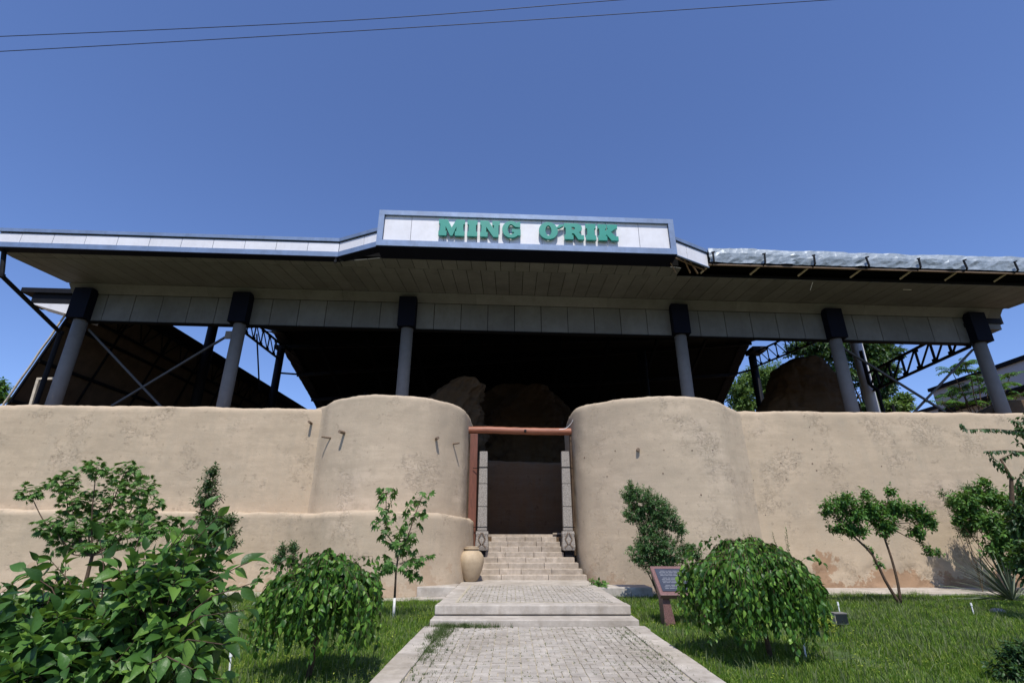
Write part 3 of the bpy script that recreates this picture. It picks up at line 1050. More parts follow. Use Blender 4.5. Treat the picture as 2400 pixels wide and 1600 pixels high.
LT = {
    'M': [[(0, 1), (.54, 1), (.82, .50), (1.10, 1), (1.64, 1), (1.64, .72), (1.55, .72), (1.55, .28), (1.64, .28), (1.64, 0), (1.04, 0), (1.04, .28), (1.13, .28), (1.13, .60), (.88, .0), (.74, .0), (.42, .60), (.42, .28), (.50, .28), (.50, 0), (0, 0), (0, .28), (.09, .28), (.09, .72), (0, .72)]],
    'I': [[(0, 1), (.62, 1), (.62, .72), (.53, .72), (.53, .28), (.62, .28), (.62, 0), (0, 0), (0, .28), (.09, .28), (.09, .72), (0, .72)]],
    'N': [[(0, 1), (.50, 1), (.88, .47), (.88, .72), (.77, .72), (.77, 1), (1.24, 1), (1.24, .72), (1.16, .72), (1.16, 0), (.84, 0), (.37, .63), (.37, .28), (.47, .28), (.47, 0), (0, 0), (0, .28), (.08, .28), (.08, .72), (0, .72)]],
    'G': [arc(.57, .5, .57, .52, 52, 318, 30) + [(1.17, .12), (1.17, .52), (.62, .52), (.62, .34), (.76, .34), (.76, .24)] + arc(.56, .5, .22, .32, 305, 60, 18) + [(.86, .66), (1.15, .66), (1.15, .98), (1.0, .98)]],
    'O': [arc(.6, .5, .6, .53, 0, 352, 40), arc(.6, .5, .2, .32, 0, 350, 26)],
    "'": [[(0, .0), (.22, .62), (.52, .66), (.50, .42), (.2, -.02)]],
    'R': [[(0, 1), (.78, 1)] + arc(.80, .72, .34, .28, 80, -70, 10) + [(1.02, .36), (1.08, .27), (1.24, .27), (1.24, 0), (.88, 0), (.62, .37), (.47, .37), (.47, .27), (.56, .27), (.56, 0), (0, 0), (0, .27), (.1, .27), (.1, .73), (0, .73)], [(.47, .78), (.64, .78), (.72, .69), (.64, .60), (.47, .60)]],
    'K': [[(0, 1), (.54, 1), (.54, .73), (.46, .73), (.46, .58), (.68, .76), (.60, .76), (.60, 1), (1.24, 1), (1.24, .76), (1.10, .74), (.82, .54), (1.10, .26), (1.28, .26), (1.28, 0), (.84, 0), (.54, .36), (.46, .30), (.46, .27), (.56, .27), (.56, 0), (0, 0), (0, .27), (.09, .27), (.09, .73), (0, .73)]],
}


def letter(ch, ua, ub, hb, ht, hshift=0):
    cu = bpy.data.curves.new('letter', 'CURVE'); cu.dimensions = '2D'; cu.fill_mode = 'BOTH'; cu.extrude = .045; cu.bevel_depth = .006
    allp = [p for r in LT[ch] for p in r]
    x0, x1 = min(p[0] for p in allp), max(p[0] for p in allp)
    for ring in LT[ch]:
        sp = cu.splines.new('POLY'); sp.points.add(len(ring) - 1); sp.use_cyclic_u = True
        for q, p in zip(sp.points, ring):
            q.co = ((p[0] - x0) / (x1 - x0) * (ub - ua), p[1] * (ht - hb), 0, 1)
    tmp = bpy.data.objects.new('tmp', cu)
    me = bpy.data.meshes.new_from_object(tmp)
    bpy.data.objects.remove(tmp)
    me.name = 'letter'
    me.materials.clear(); me.materials.append(M['teal'])
    base = F(ua, -4.70 - .13, hb)
    mt = Matrix(((1, 0, 0, base.x), (.036, 0, -1, base.y), (-.013, 1, 0, base.z), (0, 0, 0, 1)))
    me.transform(Matrix.Translation(-ORG[can.name]) @ mt)
    o = link('letter', me, sign)
    return o


def su(z): # letter x in close-up units to u on the sign plane
    n = 980 + z * .2211
    d = ray(n, 545)
    return d.x / d.y * 17.22


for ch, a, c in (('M', 225, 495), ('I', 525, 628), ('N', 660, 865), ('G', 893, 1085), ('O', 1282, 1480), ('R', 1550, 1755), ('I', 1780, 1885), ('K', 1910, 2122)):
    letter(ch, su(a), su(c), 10.99, 11.73)
letter("'", su(1467), su(1545), 11.50, 11.75)

# crumpled silver sheet on the right with black hooks
b = MB()
nu, nh = 66, 5
vs, fs = [], []
for i in range(nu + 1):
    u = 8.25 + (UR - 8.25) * i / nu
    for j in range(nh + 1):
        t = j / nh
        h = 10.74 + (.68 + .035 * noise.noise(Vector((u * .9, 0, 0))) + .02 * round(noise.noise(Vector((u * .45, 5, 0))) * 3)) * t
        q = Vector((u * 1.7, 0, h * 2.2))
        d = .09 * abs(noise.noise(q)) + .05 * abs(noise.noise(q * 2.3))
        u2 = u + .09 * noise.noise(Vector((u * 3, j * 7.7, 2)))
        vs.append(F(u2, VF - .02 - d - .06 * math.sin(t * math.pi), h + .02 * noise.noise(q * 2)))
for i in range(nu):
    for j in range(nh):
        fs.append((i * (nh + 1) + j, (i + 1) * (nh + 1) + j, (i + 1) * (nh + 1) + j + 1, i * (nh + 1) + j + 1))
b.add(vs, fs)
b.build('silver_sheet', M['foil'], can, smooth=False)
b = MB(); b.box(8.2, UR, VF + .02, VF + .08, 10.68, 11.35, F); b.build('sheet_backing', M['deck'], can)
b = MB(); b.box(8.2, UR, VF - .03, VF + .05, 10.63, 10.675, F); b.build('edge_rail', M['wood_peg'], can)
b = MB(); b.box(8.2, UR, -3.10, -3.065, 10.48, 10.60, F); b.build('edge_rail', M['deck'], can)
for k, u in enumerate((8.35, 10.5, 12.6, 14.9, 17.1, 19.1, 21.3, 23.5)):
    b = MB(); ln = random.uniform(-.06, .06)
    b.bar(F(u, VF - .22, 10.68), F(u - ln, VF - .24, 11.1), .06, .05)
    b.bar(F(u - .06, VF - .24, 11.08), F(u + .08, VF - .24, 11.12), .04, .05)
    b.bar(F(u, VF - .25, 10.70), F(u, VF + .1, 10.64), .05, .04)
    b.build('sheet_hook', M['dark'], can)
    b = MB(); b.bar(F(u + .15, VF + .2, 10.9), F(u - .25, -3.12, 10.62), .07, .05); b.build('strut', M['timber'], can)
b = MB()
b.bar(F(6.45, -4.2, 10.5), F(6.75, -3.9, 10.15), .035, .035)
b.bar(F(7.0, -4.2, 10.85), F(7.5, -3.5, 10.4), .05, .05); b.bar(F(7.3, -4.0, 10.8), F(7.9, -3.3, 10.5), .05, .05)
b.bar(F(6.6, -4.5, 10.66), F(8.2, -3.7, 10.62), .05, .05)
b.bar(F(6.6, -4.2, 10.72), F(8.2, -3.4, 10.62), .05, .05)
b.build('bare_framing', M['wood_peg'], can)
b = MB(); b.bar(F(13.1, -2.9, 10.47), F(13.1, -2.6, 10.22), .012, .012); b.bar(F(17.5, -2.4, 10.5), F(17.75, -2.55, 10.42), .02, .02)
b.build('loose_wire', M['pipe'], can)
b = MB(); c0 = F(-7.15, VF - .02, 10.46); b.tube([c0, c0 + Vector((0, 0, -.12))], .025, 6); b.box(c0.x - .05, c0.x + .05, c0.y - .04, c0.y + .04, c0.z - .24, c0.z - .12); b.build('small_lamp', M['dark'], can)

# braces between the columns
def brace(a, c, r=.042):
    b = MB(); b.bar(a, c, r * 2, r * 2); return b.build('brace', M['brace'], can)


brace(at_y(539.6, 783, 21.75), at_y(262, 951, 21.6)); brace(at_y(208, 772, 21.5), at_y(380, 955, 21.7))
brace(at_y(1975, 815, 22.7), at_y(2215, 965, 22.8)); brace(at_y(2280, 819, 22.95), at_y(2142, 966, 22.9))
b = MB(); c0 = at_y(536, 784, 21.7); b.box(c0.x - .14, c0.x + .2, c0.y - .05, c0.y + .05, c0.z - .2, c0.z + .16); b.build('brace_plate', M['column'], can)


def truss(pa, pb, ha, hb_, bays, w=.09, name='truss', tri=True, wv=None):
    """pa, pb lower chord ends; ha, hb_ truss height at the ends"""
    pa, pb = Vector(pa), Vector(pb)
    ta, tb = pa + Vector((0, 0, ha)), pb + Vector((0, 0, hb_))
    wv = wv or w * .6
    b = MB()
    b.bar(pa, pb, w, w); b.bar(ta, tb, w, w)
    for k in range(bays + 1):
        f = k / bays
        lo = pa.lerp(pb, f); hi = ta.lerp(tb, f)
        b.bar(lo, hi, wv, wv)
        if k < bays:
            f2 = (k + 1) / bays
            b.bar(hi, pa.lerp(pb, f2), wv * .8, wv * .8)
        b.box(lo.x - .05, lo.x + .05, lo.y - .16, lo.y + .16, lo.z, lo.z + .2)
        b.box(hi.x - .05, hi.x + .05, hi.y - .16, hi.y + .16, hi.z - .2, hi.z)
    return b.build(name, M['dark'], can)


truss((-19.3, 30.6, 15.35), (-19.3, 39.6, 15.3), 1.25, 1.25, 8, .13)
truss((22.2, 44.1, 16.05), (22.2, 31.0, 14.45), 1.3, 1.3, 9, .12)
truss((22.2, 22.9, 10.2), (22.2, 30.4, 9.95), 1.15, 1.15, 7, .12, wv=.09)
b = MB(); b.box(-19.8, -18.9, 39.3, 40.6, 16.2, 16.5); b.build('column_head', M['dark'], can)
b = MB(); b.box(21.7, 22.9, 42.6, 44.2, 17.2, 17.6); b.build('column_head', M['dark'], can)
b = MB(); b.bar((-19.3, 40, 14.25), (-17.2, 40.4, 14.2), .12, .12); b.build('tie_bar', M['dark'], can)
b = MB(); b.bar((22.2, 43.6, 15.8), (20.0, 44.4, 15.4), .15, .15); b.build('tie_bar', M['dark'], can)
b = MB(); b.bar(F(-12.3, 1, 8.9), F(-13.2, 4, 6.9), .06, .06); b.build('tie_rod', M['dark'], can)
bb = F(-12.6, .3, 9.0)

# rear roof: rises behind the front beam, then falls away to the back
nr = [(22.4, 11.4, 11.3), (38.5, 15.7, 15.8), (44.2, 13.9, 17.1), (52, 11.4, 13.3), (66, 7.0, 6.4)]
b = MB()
vs, fs = [], []
xl, xr = -19.6, 22.35
nx = 40
for (Y, hl, hr) in nr:
    for i in range(nx + 1):
        t = i / nx
        vs.append((xl + (xr - xl) * t, Y, EYE + hl + (hr - hl) * t))
for (Y, hl, hr) in nr:
    for i in range(nx + 1):
        t = i / nx
        vs.append((xl + (xr - xl) * t, Y, EYE + hl + (hr - hl) * t + .35))
k = nx + 1
m_ = len(nr)
for j in range(m_ - 1):
    for i in range(nx):
        fs.append((j * k + i, j * k + i + 1, (j + 1) * k + i + 1, (j + 1) * k + i))
        o_ = m_ * k
        fs.append((o_ + j * k + i, o_ + j * k + i + 1, o_ + (j + 1) * k + i + 1, o_ + (j + 1) * k + i))
    for i in (0, nx):
        fs.append((j * k + i, (j + 1) * k + i, o_ + (j + 1) * k + i, o_ + j * k + i))
b.add(vs, fs)
rr = b.build('rear_roof', M['deck'], can)
# crumpled edge flashing on the rear roof's left side
for side in (0, 1):
    b = MB(); vs, fs = [], []
    x = xl - .05 if side == 0 else xr + .05
    n = 70
    for i in range(n + 1):
        Y = 37 + (60 - 37) * i / n
        hh = float(np.interp(Y, [q[0] for q in nr], [q[1 + side] for q in nr])) + EYE
        for j in range(5):
            t = j / 4
            vs.append((x + .12 * noise.noise(Vector((Y * 2, t * 3, side))) + (.9 * t if side == 0 else -.9 * t), Y, hh - .15 - .08 * abs(noise.noise(Vector((Y * 1.5, t * 2, 4))))))
    for i in range(n):
        for j in range(4):
            fs.append((i * 5 + j, i * 5 + j + 1, (i + 1) * 5 + j + 1, (i + 1) * 5 + j))
    b.add(vs, fs); b.build('edge_flashing', M['dark'], rr)
b = MB()
for k_ in range(-16, 19, 4):
    b.bar((k_, 38.5, EYE + 15.2), (k_, 64, EYE + 5.8), .2, .25)
for f in range(6):
    Y = 40 + f * 4
    hl = float(np.interp(Y, [q[0] for q in nr], [q[1] for q in nr])); hr = float(np.interp(Y, [q[0] for q in nr], [q[2] for q in nr]))
    b.bar((xl, Y, EYE + hl - .3), (xr, Y, EYE + hr - .3), .15, .3)
b.build('rafter', M['dark'], rr)
for u, Y in ((-13, 44), (-4, 44), (9, 44), (9, 33)):
    b = MB(); b.tube([(u, Y, 4.5), (u, Y, EYE + 12)], .3, 16); b.build('column', M['dark'], can, smooth=True)

# leaning brown side cladding on the left
cl = thing('side_cladding', 'leaning brown boarded side screen in the shade behind the left columns', 'screen', (-22, 22.5, 4.9))


def S(Y, t, o=0.):      # t 0 at the top edge, downwards along the slope
    return Vector((-21.0 - .30 * t - o, Y, EYE + 11.35 - .955 * t + o * .2 + .0))


rows_ = [0, 1.9, 3.9, 5.9, 7.9]
ys_ = [22.3, 25.5, 28.8, 32.2, 35.6, 39, 42.5, 46, 50, 54]
for a, c in zip(rows_, rows_[1:]):
    for y0, y1 in zip(ys_, ys_[1:]):
        b = MB()
        b.box8([S(y0 + .02, a + .02), S(y1 - .02, a + .02), S(y1 - .02, c - .02), S(y0 + .02, c - .02), S(y0 + .02, a + .02, .05), S(y1 - .02, a + .02, .05), S(y1 - .02, c - .02, .05), S(y0 + .02, c - .02, .05)])
        b.build('board', M['brown_board'], cl)
b = MB()
for t in rows_: b.bar(S(22.3, t, -.06), S(54, t, -.06), .12, .14)
for y in ys_: b.bar(S(y, 0, -.04), S(y, 7.9, -.04), .08, .08)
b.build('batten', M['dark'], cl)
b = MB()
t0, t1 = .05, 1.25
b.bar(S(22.3, t0, -.3), S(54, t0, -.3), .14, .2); b.bar(S(22.3, t1, -.3), S(54, t1, -.3), .12, .12)
y = 22.3
while y < 53:
    b.bar(S(y, t0, -.3), S(y + .9, t1, -.3), .06, .06); b.bar(S(y + .9, t1, -.3), S(y + 1.8, t0, -.3), .06, .06); b.bar(S(y + .9, t1, -.3), S(y + .9, t0, -.3), .06, .06)
    y += 1.8
b.build('truss', M['dark'], cl)
b = MB(); b.box(-21.15, -19.9, 22.3, 54, 13.06, 13.14); b.build('truss_sun_shield', M['dark'], cl)  # added slab that keeps direct sun off the truss below
b = MB()
pts = [S(22.2, t, .05) + Vector((.05 * noise.noise(Vector((t * 1.3, 0, 0))), 0, 0)) for t in np.linspace(0, 7.6, 26)]
b.tube(pts, .045, 6); b.build('edge_trim', M['timber'], cl)
a0 = at_y(88, 888, 22.05)
b = MB(); b.bar(a0, a0 + Vector((.9, 0, .02)), .12, .10); b.bar(a0 + Vector((.06, 0, -.06)), a0 + Vector((.2, 0, -2.8)), .12, .12)
b.build('timber_post', M['timber'], cl)

# ------------------------------------------------------------------ neighbour building on the right
nb = thing('neighbour_building', 'grey flat roofed building with broad pale fascia beyond the right wall', 'building', (44, 45, 0))
def eave(X, ya, yb, H, fh, m1='neigh'):
    b = MB(); b.box(X, X + 12, ya, yb, EYE + H - fh, EYE + H - .3); b.build('fascia', M['neigh'], nb)
    b = MB(); b.box(X - .25, X + 12, ya - .2, yb + .2, EYE + H - .3, EYE + H); b.build('roof_edge', M['dark'], nb)
    b = MB(); b.box(X + 1.2, X + 12, ya + .5, yb - .5, 0, EYE + H - fh - .01); b.build('wall', M['neigh'], nb)
    b = MB(); b.box(X - .02, X + 11, ya - .05, yb + .02, EYE + H - fh - .22, EYE + H - fh - .02); b.build('soffit_trim', M['dark'], nb)
    n = int((yb - ya) / 3)
    for k in range(n):
        y = ya + 1.5 + k * 3
        w_ = MB(); w_.box(X + 1.14, X + 1.19, y - .8, y + .8, EYE + H - fh - 2.6, EYE + H - fh - .9); wo = w_.build('window', M['glassd'], nb)
        w_ = MB(); w_.bar((X + 1.12, y, EYE + H - fh - 2.6), (X + 1.12, y, EYE + H - fh - .9), .05, .08); w_.build('glazing_bar', M['white'], wo)


eave(40, 30, 46.5, 13.1, 2.1)
eave(42, 46.8, 62, 12.0, 2.0)

# ------------------------------------------------------------------ overhead wires
for k, (pa, pm_, pb, lb) in enumerate((((0, 86), (840, 47), (1459, 0), 'upper of the two black wires crossing the sky'),
                                       ((0, 121), (1000, 63), (1949, 0), 'lower of the two black wires crossing the sky'))):
    Y = 15
    A, Mi, B_ = at_y(*pa, Y), at_y(*pm_, Y + .3), at_y(*pb, Y + .6)
    pts = catmull([A + (A - Mi) * .9 + Vector((0, 0, .2)), A, Mi, B_, B_ + (B_ - Mi) * 1.2], .5)
    b = MB(); b.tube(pts, .016, 6)
    tag(b.build('overhead_wire', M['wire'], smooth=True, origin=A), lb, 'wire', 'wires across the sky')

# ------------------------------------------------------------------ clay jar
jb = at_z(1104, 1361, .35)
jar = thing('clay_jar', 'big round tan clay jar standing at the left foot of the stairs', 'jar', (jb.x, 17.05, .347))
prof = [(.17, 0), (.20, .03), (.27, .16), (.34, .34), (.385, .52), (.39, .62), (.36, .74), (.29, .83), (.21, .875), (.185, .895), (.20, .905), (.235, .92), (.24, .94), (.225, .955), (.17, .955), (.15, .90), (.18, .86)]
b = MB(); b.lathe((jb.x, 17.05, .347), prof, 40); b.build('jar_body', M['pot'], jar, smooth=True)
b = MB(); b.lathe((jb.x + .0, 17.05, .347 + .955), [(.15, .001), (.20, .008), (.20, .03), (.12, .04)], 30); b.build('lid', M['pot'], jar, smooth=True)

# ------------------------------------------------------------------ plaque desk
pq = thing('information_plaque', 'slanted red granite plaque with black engraved plate beside the weeping tree', 'plaque', (3.4, 11.35, 0))
x0, x1 = 2.93, 4.02
pa, pb = Vector((0, 11.08, .56)), Vector((0, 11.72, 1.05))
dn = (pb - pa).normalized(); nrm = Vector((0, -dn.z, dn.y))


def Q(x, s, o): return Vector((x, pa.y + dn.y * s + nrm.y * o, pa.z + dn.z * s + nrm.z * o))


Ls = (pb - pa).length


def qbox(xa, xb, sa, sb, oa, ob):
    b = MB(); b.box8([Q(xa, sa, oa), Q(xb, sa, oa), Q(xb, sb, oa), Q(xa, sb, oa), Q(xa, sa, ob), Q(xb, sa, ob), Q(xb, sb, ob), Q(xa, sb, ob)]); return b


qbox(x0, x1, 0, Ls, -.09, 0).build('desk_slab', M['granite'], pq, bevel=.008)
qbox(x0 + .07, x1 - .07, .09, Ls - .09, .002, .012).build('plate', M['plate'], pq)
b = MB()
s = Ls - .16
for blk in (4, 4, 3):
    for i in range(blk):
        xs = x0 + .14 + (.03 if i == 0 else 0)
        xe = x1 - .14 - (random.uniform(.1, .3) if i == blk - 1 else 0)
        x = xs
        while x < xe:
            w_ = min(random.uniform(.03, .11), xe - x)
            q = qbox(x, x + w_, s - .006, s + .005, .0125, .0142); b.add(q.v, q.f)
            x += w_ + .014
        s -= .042
    s -= .03
b.build('engraved_text', M['print'], pq)
for xx in (x0 + .06, x1 - .30):
    b = MB(); b.box8([(xx, 11.18, 0), (xx + .22, 11.18, 0), (xx + .22, 11.48, 0), (xx, 11.48, 0), (xx, 11.18, .57), (xx + .12, 11.18, .57), (xx + .12, 11.5, .80), (xx, 11.5, .80)])
    b.build('leg', M['granite'], pq, bevel=.006)

# ------------------------------------------------------------------ small garden things
for (px, py, h, lb) in ((537, 1582, .27, 'white sprinkler riser in the grass at the right edge of the near bush'),
                        (1890, 1545, .27, 'white sprinkler riser in the grass right of the shadow of the weeping tree'),
                        (1970, 1443, .28, 'short white sprinkler riser behind the grey floodlight'),
                        (2283, 1440, .24, 'white sprinkler riser in the far lawn near the spiky plant')):
    p = at_z(px, py, .01)
    t = thing('sprinkler', lb, 'sprinkler', p, 'white sprinkler risers in the lawn')
    ln = random.uniform(-.1, .02)
    b = MB(); b.tube([p, p + Vector((ln * .3, 0, h * .75))], .012, 8); b.build('riser_pipe', M['pipe'], t)
    b = MB(); b.tube([p + Vector((ln * .3, 0, h * .75)), p + Vector((ln * .4, 0, h))], [.02, .017], 10); b.build('sprinkler_head', M['pipe'], t)
p = at_z(1972, 1470, .01)
t = thing('floodlight', 'small grey box floodlight sitting in the grass beside the yellow shrub', 'floodlight', p)
b = MB(); b.box(p.x - .12, p.x + .12, p.y - .07, p.y + .07, p.z + .06, p.z + .24); b.build('lamp_body', M['concrete'], t, bevel=.012)
b = MB(); b.box(p.x - .125, p.x + .125, p.y - .08, p.y + .08, p.z + .242, p.z + .258); b.build('lamp_rim', M['column'], t)
b = MB(); b.box(p.x - .11, p.x + .11, p.y - .082, p.y - .072, p.z + .08, p.z + .24); b.build('lens', M['glassd'], t)
b = MB(); b.box(p.x - .04, p.x + .04, p.y - .04, p.y + .04, p.z - .02, p.z + .06); b.build('stake', M['dark'], t)
p = at_z(2340, 1436, .0)
b = MB(); b.lathe((p.x, p.y, 0), [(.14, 0), (.15, .05), (.1, .09), (.04, .10)], 14); tag(b.build('pale_stone', M['concrete'], smooth=True, origin=p), 'flat pale stone lying in the far right lawn', 'stone')


# ------------------------------------------------------------------ plants
def leaf_proto(L, W, widths, fold=.25, curl=.25, petiole=.0, ny=None):
    n = len(widths)
    vs, tr = [], []
    for i, w_ in enumerate(widths):
        y = i / (n - 1)
        z = -curl * y * y * L
        vs.append((0, y * L, z))
        if 0 < i < n - 1:
            vs.append((-w_ * W / 2, y * L, z + fold * w_ * W / 2)); vs.append((w_ * W / 2, y * L, z + fold * w_ * W / 2))
    idx = [(0,)]
    k = 1
    for i in range(1, n - 1): idx.append((k, k + 1, k + 2)); k += 3
    idx.append((k,))
    a = idx[1]; tr += [(0, a[0], a[1]), (0, a[2], a[0])]
    for i in range(1, n - 2):
        a, c = idx[i], idx[i + 1]
        tr += [(a[0], c[0], c[1]), (a[0], c[1], a[1]), (a[0], a[2], c[2]), (a[0], c[2], c[0])]
    a = idx[n - 2]; e = idx[n - 1][0]
    tr += [(a[0], e, a[1]), (a[0], a[2], e)]
    if petiole:
        m0 = len(vs)
        vs += [(-.004, -petiole, petiole * .15), (.004, -petiole, petiole * .15), (0, 0, 0)]
        tr.append((m0, m0 + 1, m0 + 2))
    return np.array(vs, dtype=float), np.array(tr, dtype=int)


def palmate(L, n, spread, lw=.36):
    V, T = [], []
    for k in range(n):
        a = R(-spread + 2 * spread * k / (n - 1))
        v, t = leaf_proto(L * (1 - .25 * abs(k - (n - 1) / 2) / (n / 2)), L * lw, [0, .75, 1, .6, 0], .2, .35)
        r = np.array([[math.cos(a), math.sin(a), 0], [-math.sin(a), math.cos(a), 0], [0, 0, 1]])
        T.append(t + sum(len(x) for x in V)); V.append(v @ r.T)
    return np.vstack(V), np.vstack(T)


OV = leaf_proto(1, .52, [0, .75, 1, .82, .42, 0], .42, .38, .12)
OV2 = leaf_proto(1, .56, [0, .85, 1, .55, 0], .42, .42)
LAN = leaf_proto(1, .38, [0, .85, .9, 0], .3, .35)
TINY = leaf_proto(1, .5, [0, 1, 0], .2, .2)
PALM = palmate(1, 5, 75)
PALM7 = palmate(1, 6, 62, .3)


class Plant:
    def __init__(self, proto, m, L, Lv=.25, upj=.45):
        self.proto, self.m, self.L, self.Lv, self.upj = proto, m, L, Lv, upj
        self.mats = []
        self.wood = MB()

    def leaf(self, p, d, up=None, s=None):
        d = Vector(d)
        if d.length < 1e-6: d = Vector((0, 0, -1))
        d.normalize()
        up = Vector(up) if up is not None else Vector((random.gauss(0, self.upj), random.gauss(0, self.upj) - .15, 1))
        x = d.cross(up)
        if x.length < 1e-4: x = d.orthogonal()
        x.normalize()
        z = x.cross(d)
        s = (s or self.L) * (1 + random.uniform(-self.Lv, self.Lv))
        self.mats.append(Matrix(((x.x * s, d.x * s, z.x * s, p[0]), (x.y * s, d.y * s, z.y * s, p[1]), (x.z * s, d.z * s, z.z * s, p[2]), (0, 0, 0, 1))))

    def twig(self, pts, n, r=.004, start=.2, side=.9, fwd=.5, grav=.5, wood=True, s=None, tip=True):
        pts = [Vector(p) for p in pts]
        if wood: self.wood.tube(pts, [r * (1.2 - .7 * i / (len(pts) - 1)) for i in range(len(pts))], 4, False)
        seg = len(pts) - 1
        for k in range(n):
            f = start + (1 - start) * (k + random.random() * .5) / n
            f = min(f, .999) * seg
            i = int(f); t = f - i
            p = pts[i].lerp(pts[i + 1], t); d = (pts[i + 1] - pts[i]).normalized()
            o = d.orthogonal().normalized()
            a = k * 2.4 + random.uniform(-.5, .5)
            sd = o * math.cos(a) + d.cross(o) * math.sin(a)
            dd = d * fwd + sd * side + Vector((0, 0, -grav))
            self.leaf(p, dd, s=s)
        if tip: self.leaf(pts[-1], (pts[-1] - pts[-2]).normalized() + Vector((0, 0, -grav * .5)), s=s)

    def finish(self, root, parts=0, wood_mat=None, foliage='foliage', wood_name='branches'):
        org = ORG[root.name]
        if self.wood.v: self.wood.build(wood_name, wood_mat or M['bark'], root, smooth=True)
        cam_ = Vector((0, 0, EYE))
        V, T = self.proto
        mats = self.mats
        if parts:
            mats = sorted(mats, key=lambda m: (m.translation - cam_).length)
            me = tri_mesh('leaf', V, T, self.m)
            for mt in mats[:parts]:
                o = bpy.data.objects.new('leaf', me); COL.objects.link(o); o.parent = root
                m2 = mt.copy(); m2.translation = mt.translation - org
                o.matrix_local = m2
            mats = mats[parts:]
        if mats:
            A = np.array([[list(r) for r in m] for m in mats])
            Vh = np.hstack([V, np.ones((len(V), 1))])
            P = np.einsum('kij,nj->kni', A, Vh)[:, :, :3].reshape(-1, 3) - np.array(org)
            TT = (T[None] + (np.arange(len(mats)) * len(V))[:, None, None]).reshape(-1, 3)
            o = link(foliage, tri_mesh(foliage, P, TT, self.m), root)
            if len(mats) > 1: o['kind'] = 'stuff'


def rand_dir():
    v = Vector((random.gauss(0, 1), random.gauss(0, 1), random.gauss(0, 1)))
    return v.normalized()


def clump(px, py, Y, rx, ry, dr=None):
    """an ellipsoid of foliage: centre and radii in the large picture's units, at distance Y"""
    c = at_y(px * D, py * D, Y)
    k = ray(px * D, py * D)
    zc = Y / k.y
    return c, Vector((rx * D * zc, (dr if dr else (rx + ry) / 2 * D * zc), ry * D * zc * 1.05))


def fill(pl, clumps, n, tw, nl, anchor=None, grav=.4, shell=.55, r=.004, up=.25, side=.9, fwd=.5):
    vol = [c[1].x * c[1].y * c[1].z for c in clumps]
    vol = [v ** .72 for v in vol]
    for _ in range(n):
        c, rr = random.choices(clumps, vol)[0]
        d = rand_dir()
        q = random.uniform(shell, 1.)
        p1 = c + Vector((d.x * rr.x, d.y * rr.y, d.z * rr.z)) * q
        dd = (Vector((d.x, d.y, d.z * .6 + up)) + rand_dir() * .45).normalized()
        p0 = p1 - dd * tw
        mid = (p0 + p1) / 2 + Vector((0, 0, tw * .08))
        pl.twig([p0, mid, p1], nl, r, .05, side=side, fwd=fwd, grav=grav)


def limb(pl, a, b_, r0, r1, bend=.06, n=5, sides=6):
    a, b_ = Vector(a), Vector(b_)
    L = (b_ - a).length
    pts = [a.lerp(b_, k / n) + Vector((noise.noise(Vector((a.x * 3 + k, b_.z, 1))), noise.noise(Vector((a.y + k, b_.x * 3, 5))), 0)) * bend * L * math.sin(math.pi * k / n) for k in range(n + 1)]
    pl.wood.tube(pts, [r0 + (r1 - r0) * k / n for k in range(n + 1)], sides, False)
    return pts


def trunk_part(root, pts, rad, m=None, name='trunk', sides=10):
    b = MB(); b.tube(pts, rad, sides); return b.build(name, m or M['bark'], root, smooth=True)


# 1 the near bush at the left edge
root = thing('broadleaf_bush', 'big near bush with large dark green oval leaves in the lower left corner', 'bush', (-2.45, 3.5, 0))
pl = Plant(OV, L_bush, .092, .5, .75)
random.seed(11)
base = Vector((-2.45, 3.5, 0))
ell = [((-2.75, 3.4, .72), (.92, .62, .78), 250), ((-2.10, 3.4, .80), (.46, .50, .86), 200), ((-3.4, 3.5, .7), (.8, .6, .8), 90), ((-2.36, 3.1, .60), (.56, .4, .70), 130)]
for c, rr, n in ell:
    c = Vector(c)
    for _ in range(n):
        d = rand_dir()
        if d.z < -.25: d.z = -d.z
        if d.y > .45 and random.random() < .6: d.y = -d.y
        q = random.uniform(.72, 1.04)
        p1 = c + Vector((d.x * rr[0], d.y * rr[1], d.z * rr[2])) * q
        p0 = c + (p1 - c) * .35 + rand_dir() * .1
        mid = p0.lerp(p1, .55) + Vector((0, 0, .07))
        pl.twig([p0, mid, p1], random.randint(6, 9), .0035, .25, side=.8, fwd=.65, grav=.35)
for _ in range(14):
    c, rr, n = random.choice(ell)
    limb(pl, base + Vector((random.uniform(-.1, .1), random.uniform(-.1, .1), 0)), Vector(c) + rand_dir() * .3, .02, .007)
# long shoots reaching right and up
for (px, py, Y) in ((590, 1335, 3.0), (570, 1290, 3.1), (470, 1165, 3.4), (500, 1185, 3.3), (425, 1210, 3.3), (60, 1310, 3.2), (230, 1240, 3.3), (330, 1195, 3.4), (560, 1400, 2.9), (450, 1540, 2.7), (520, 1480, 2.8), (120, 1290, 3.3)):
    p1 = at_y(px * D, py * D, Y)
    p0 = p1 + (Vector((-2.3, 3.3, .95)) - p1) * .6
    pl.twig([p0, p0.lerp(p1, .5) + Vector((0, 0, .06)), p1], 9, .0045, .1, side=.75, fwd=.75, grav=.25)
pl.finish(root, 300)

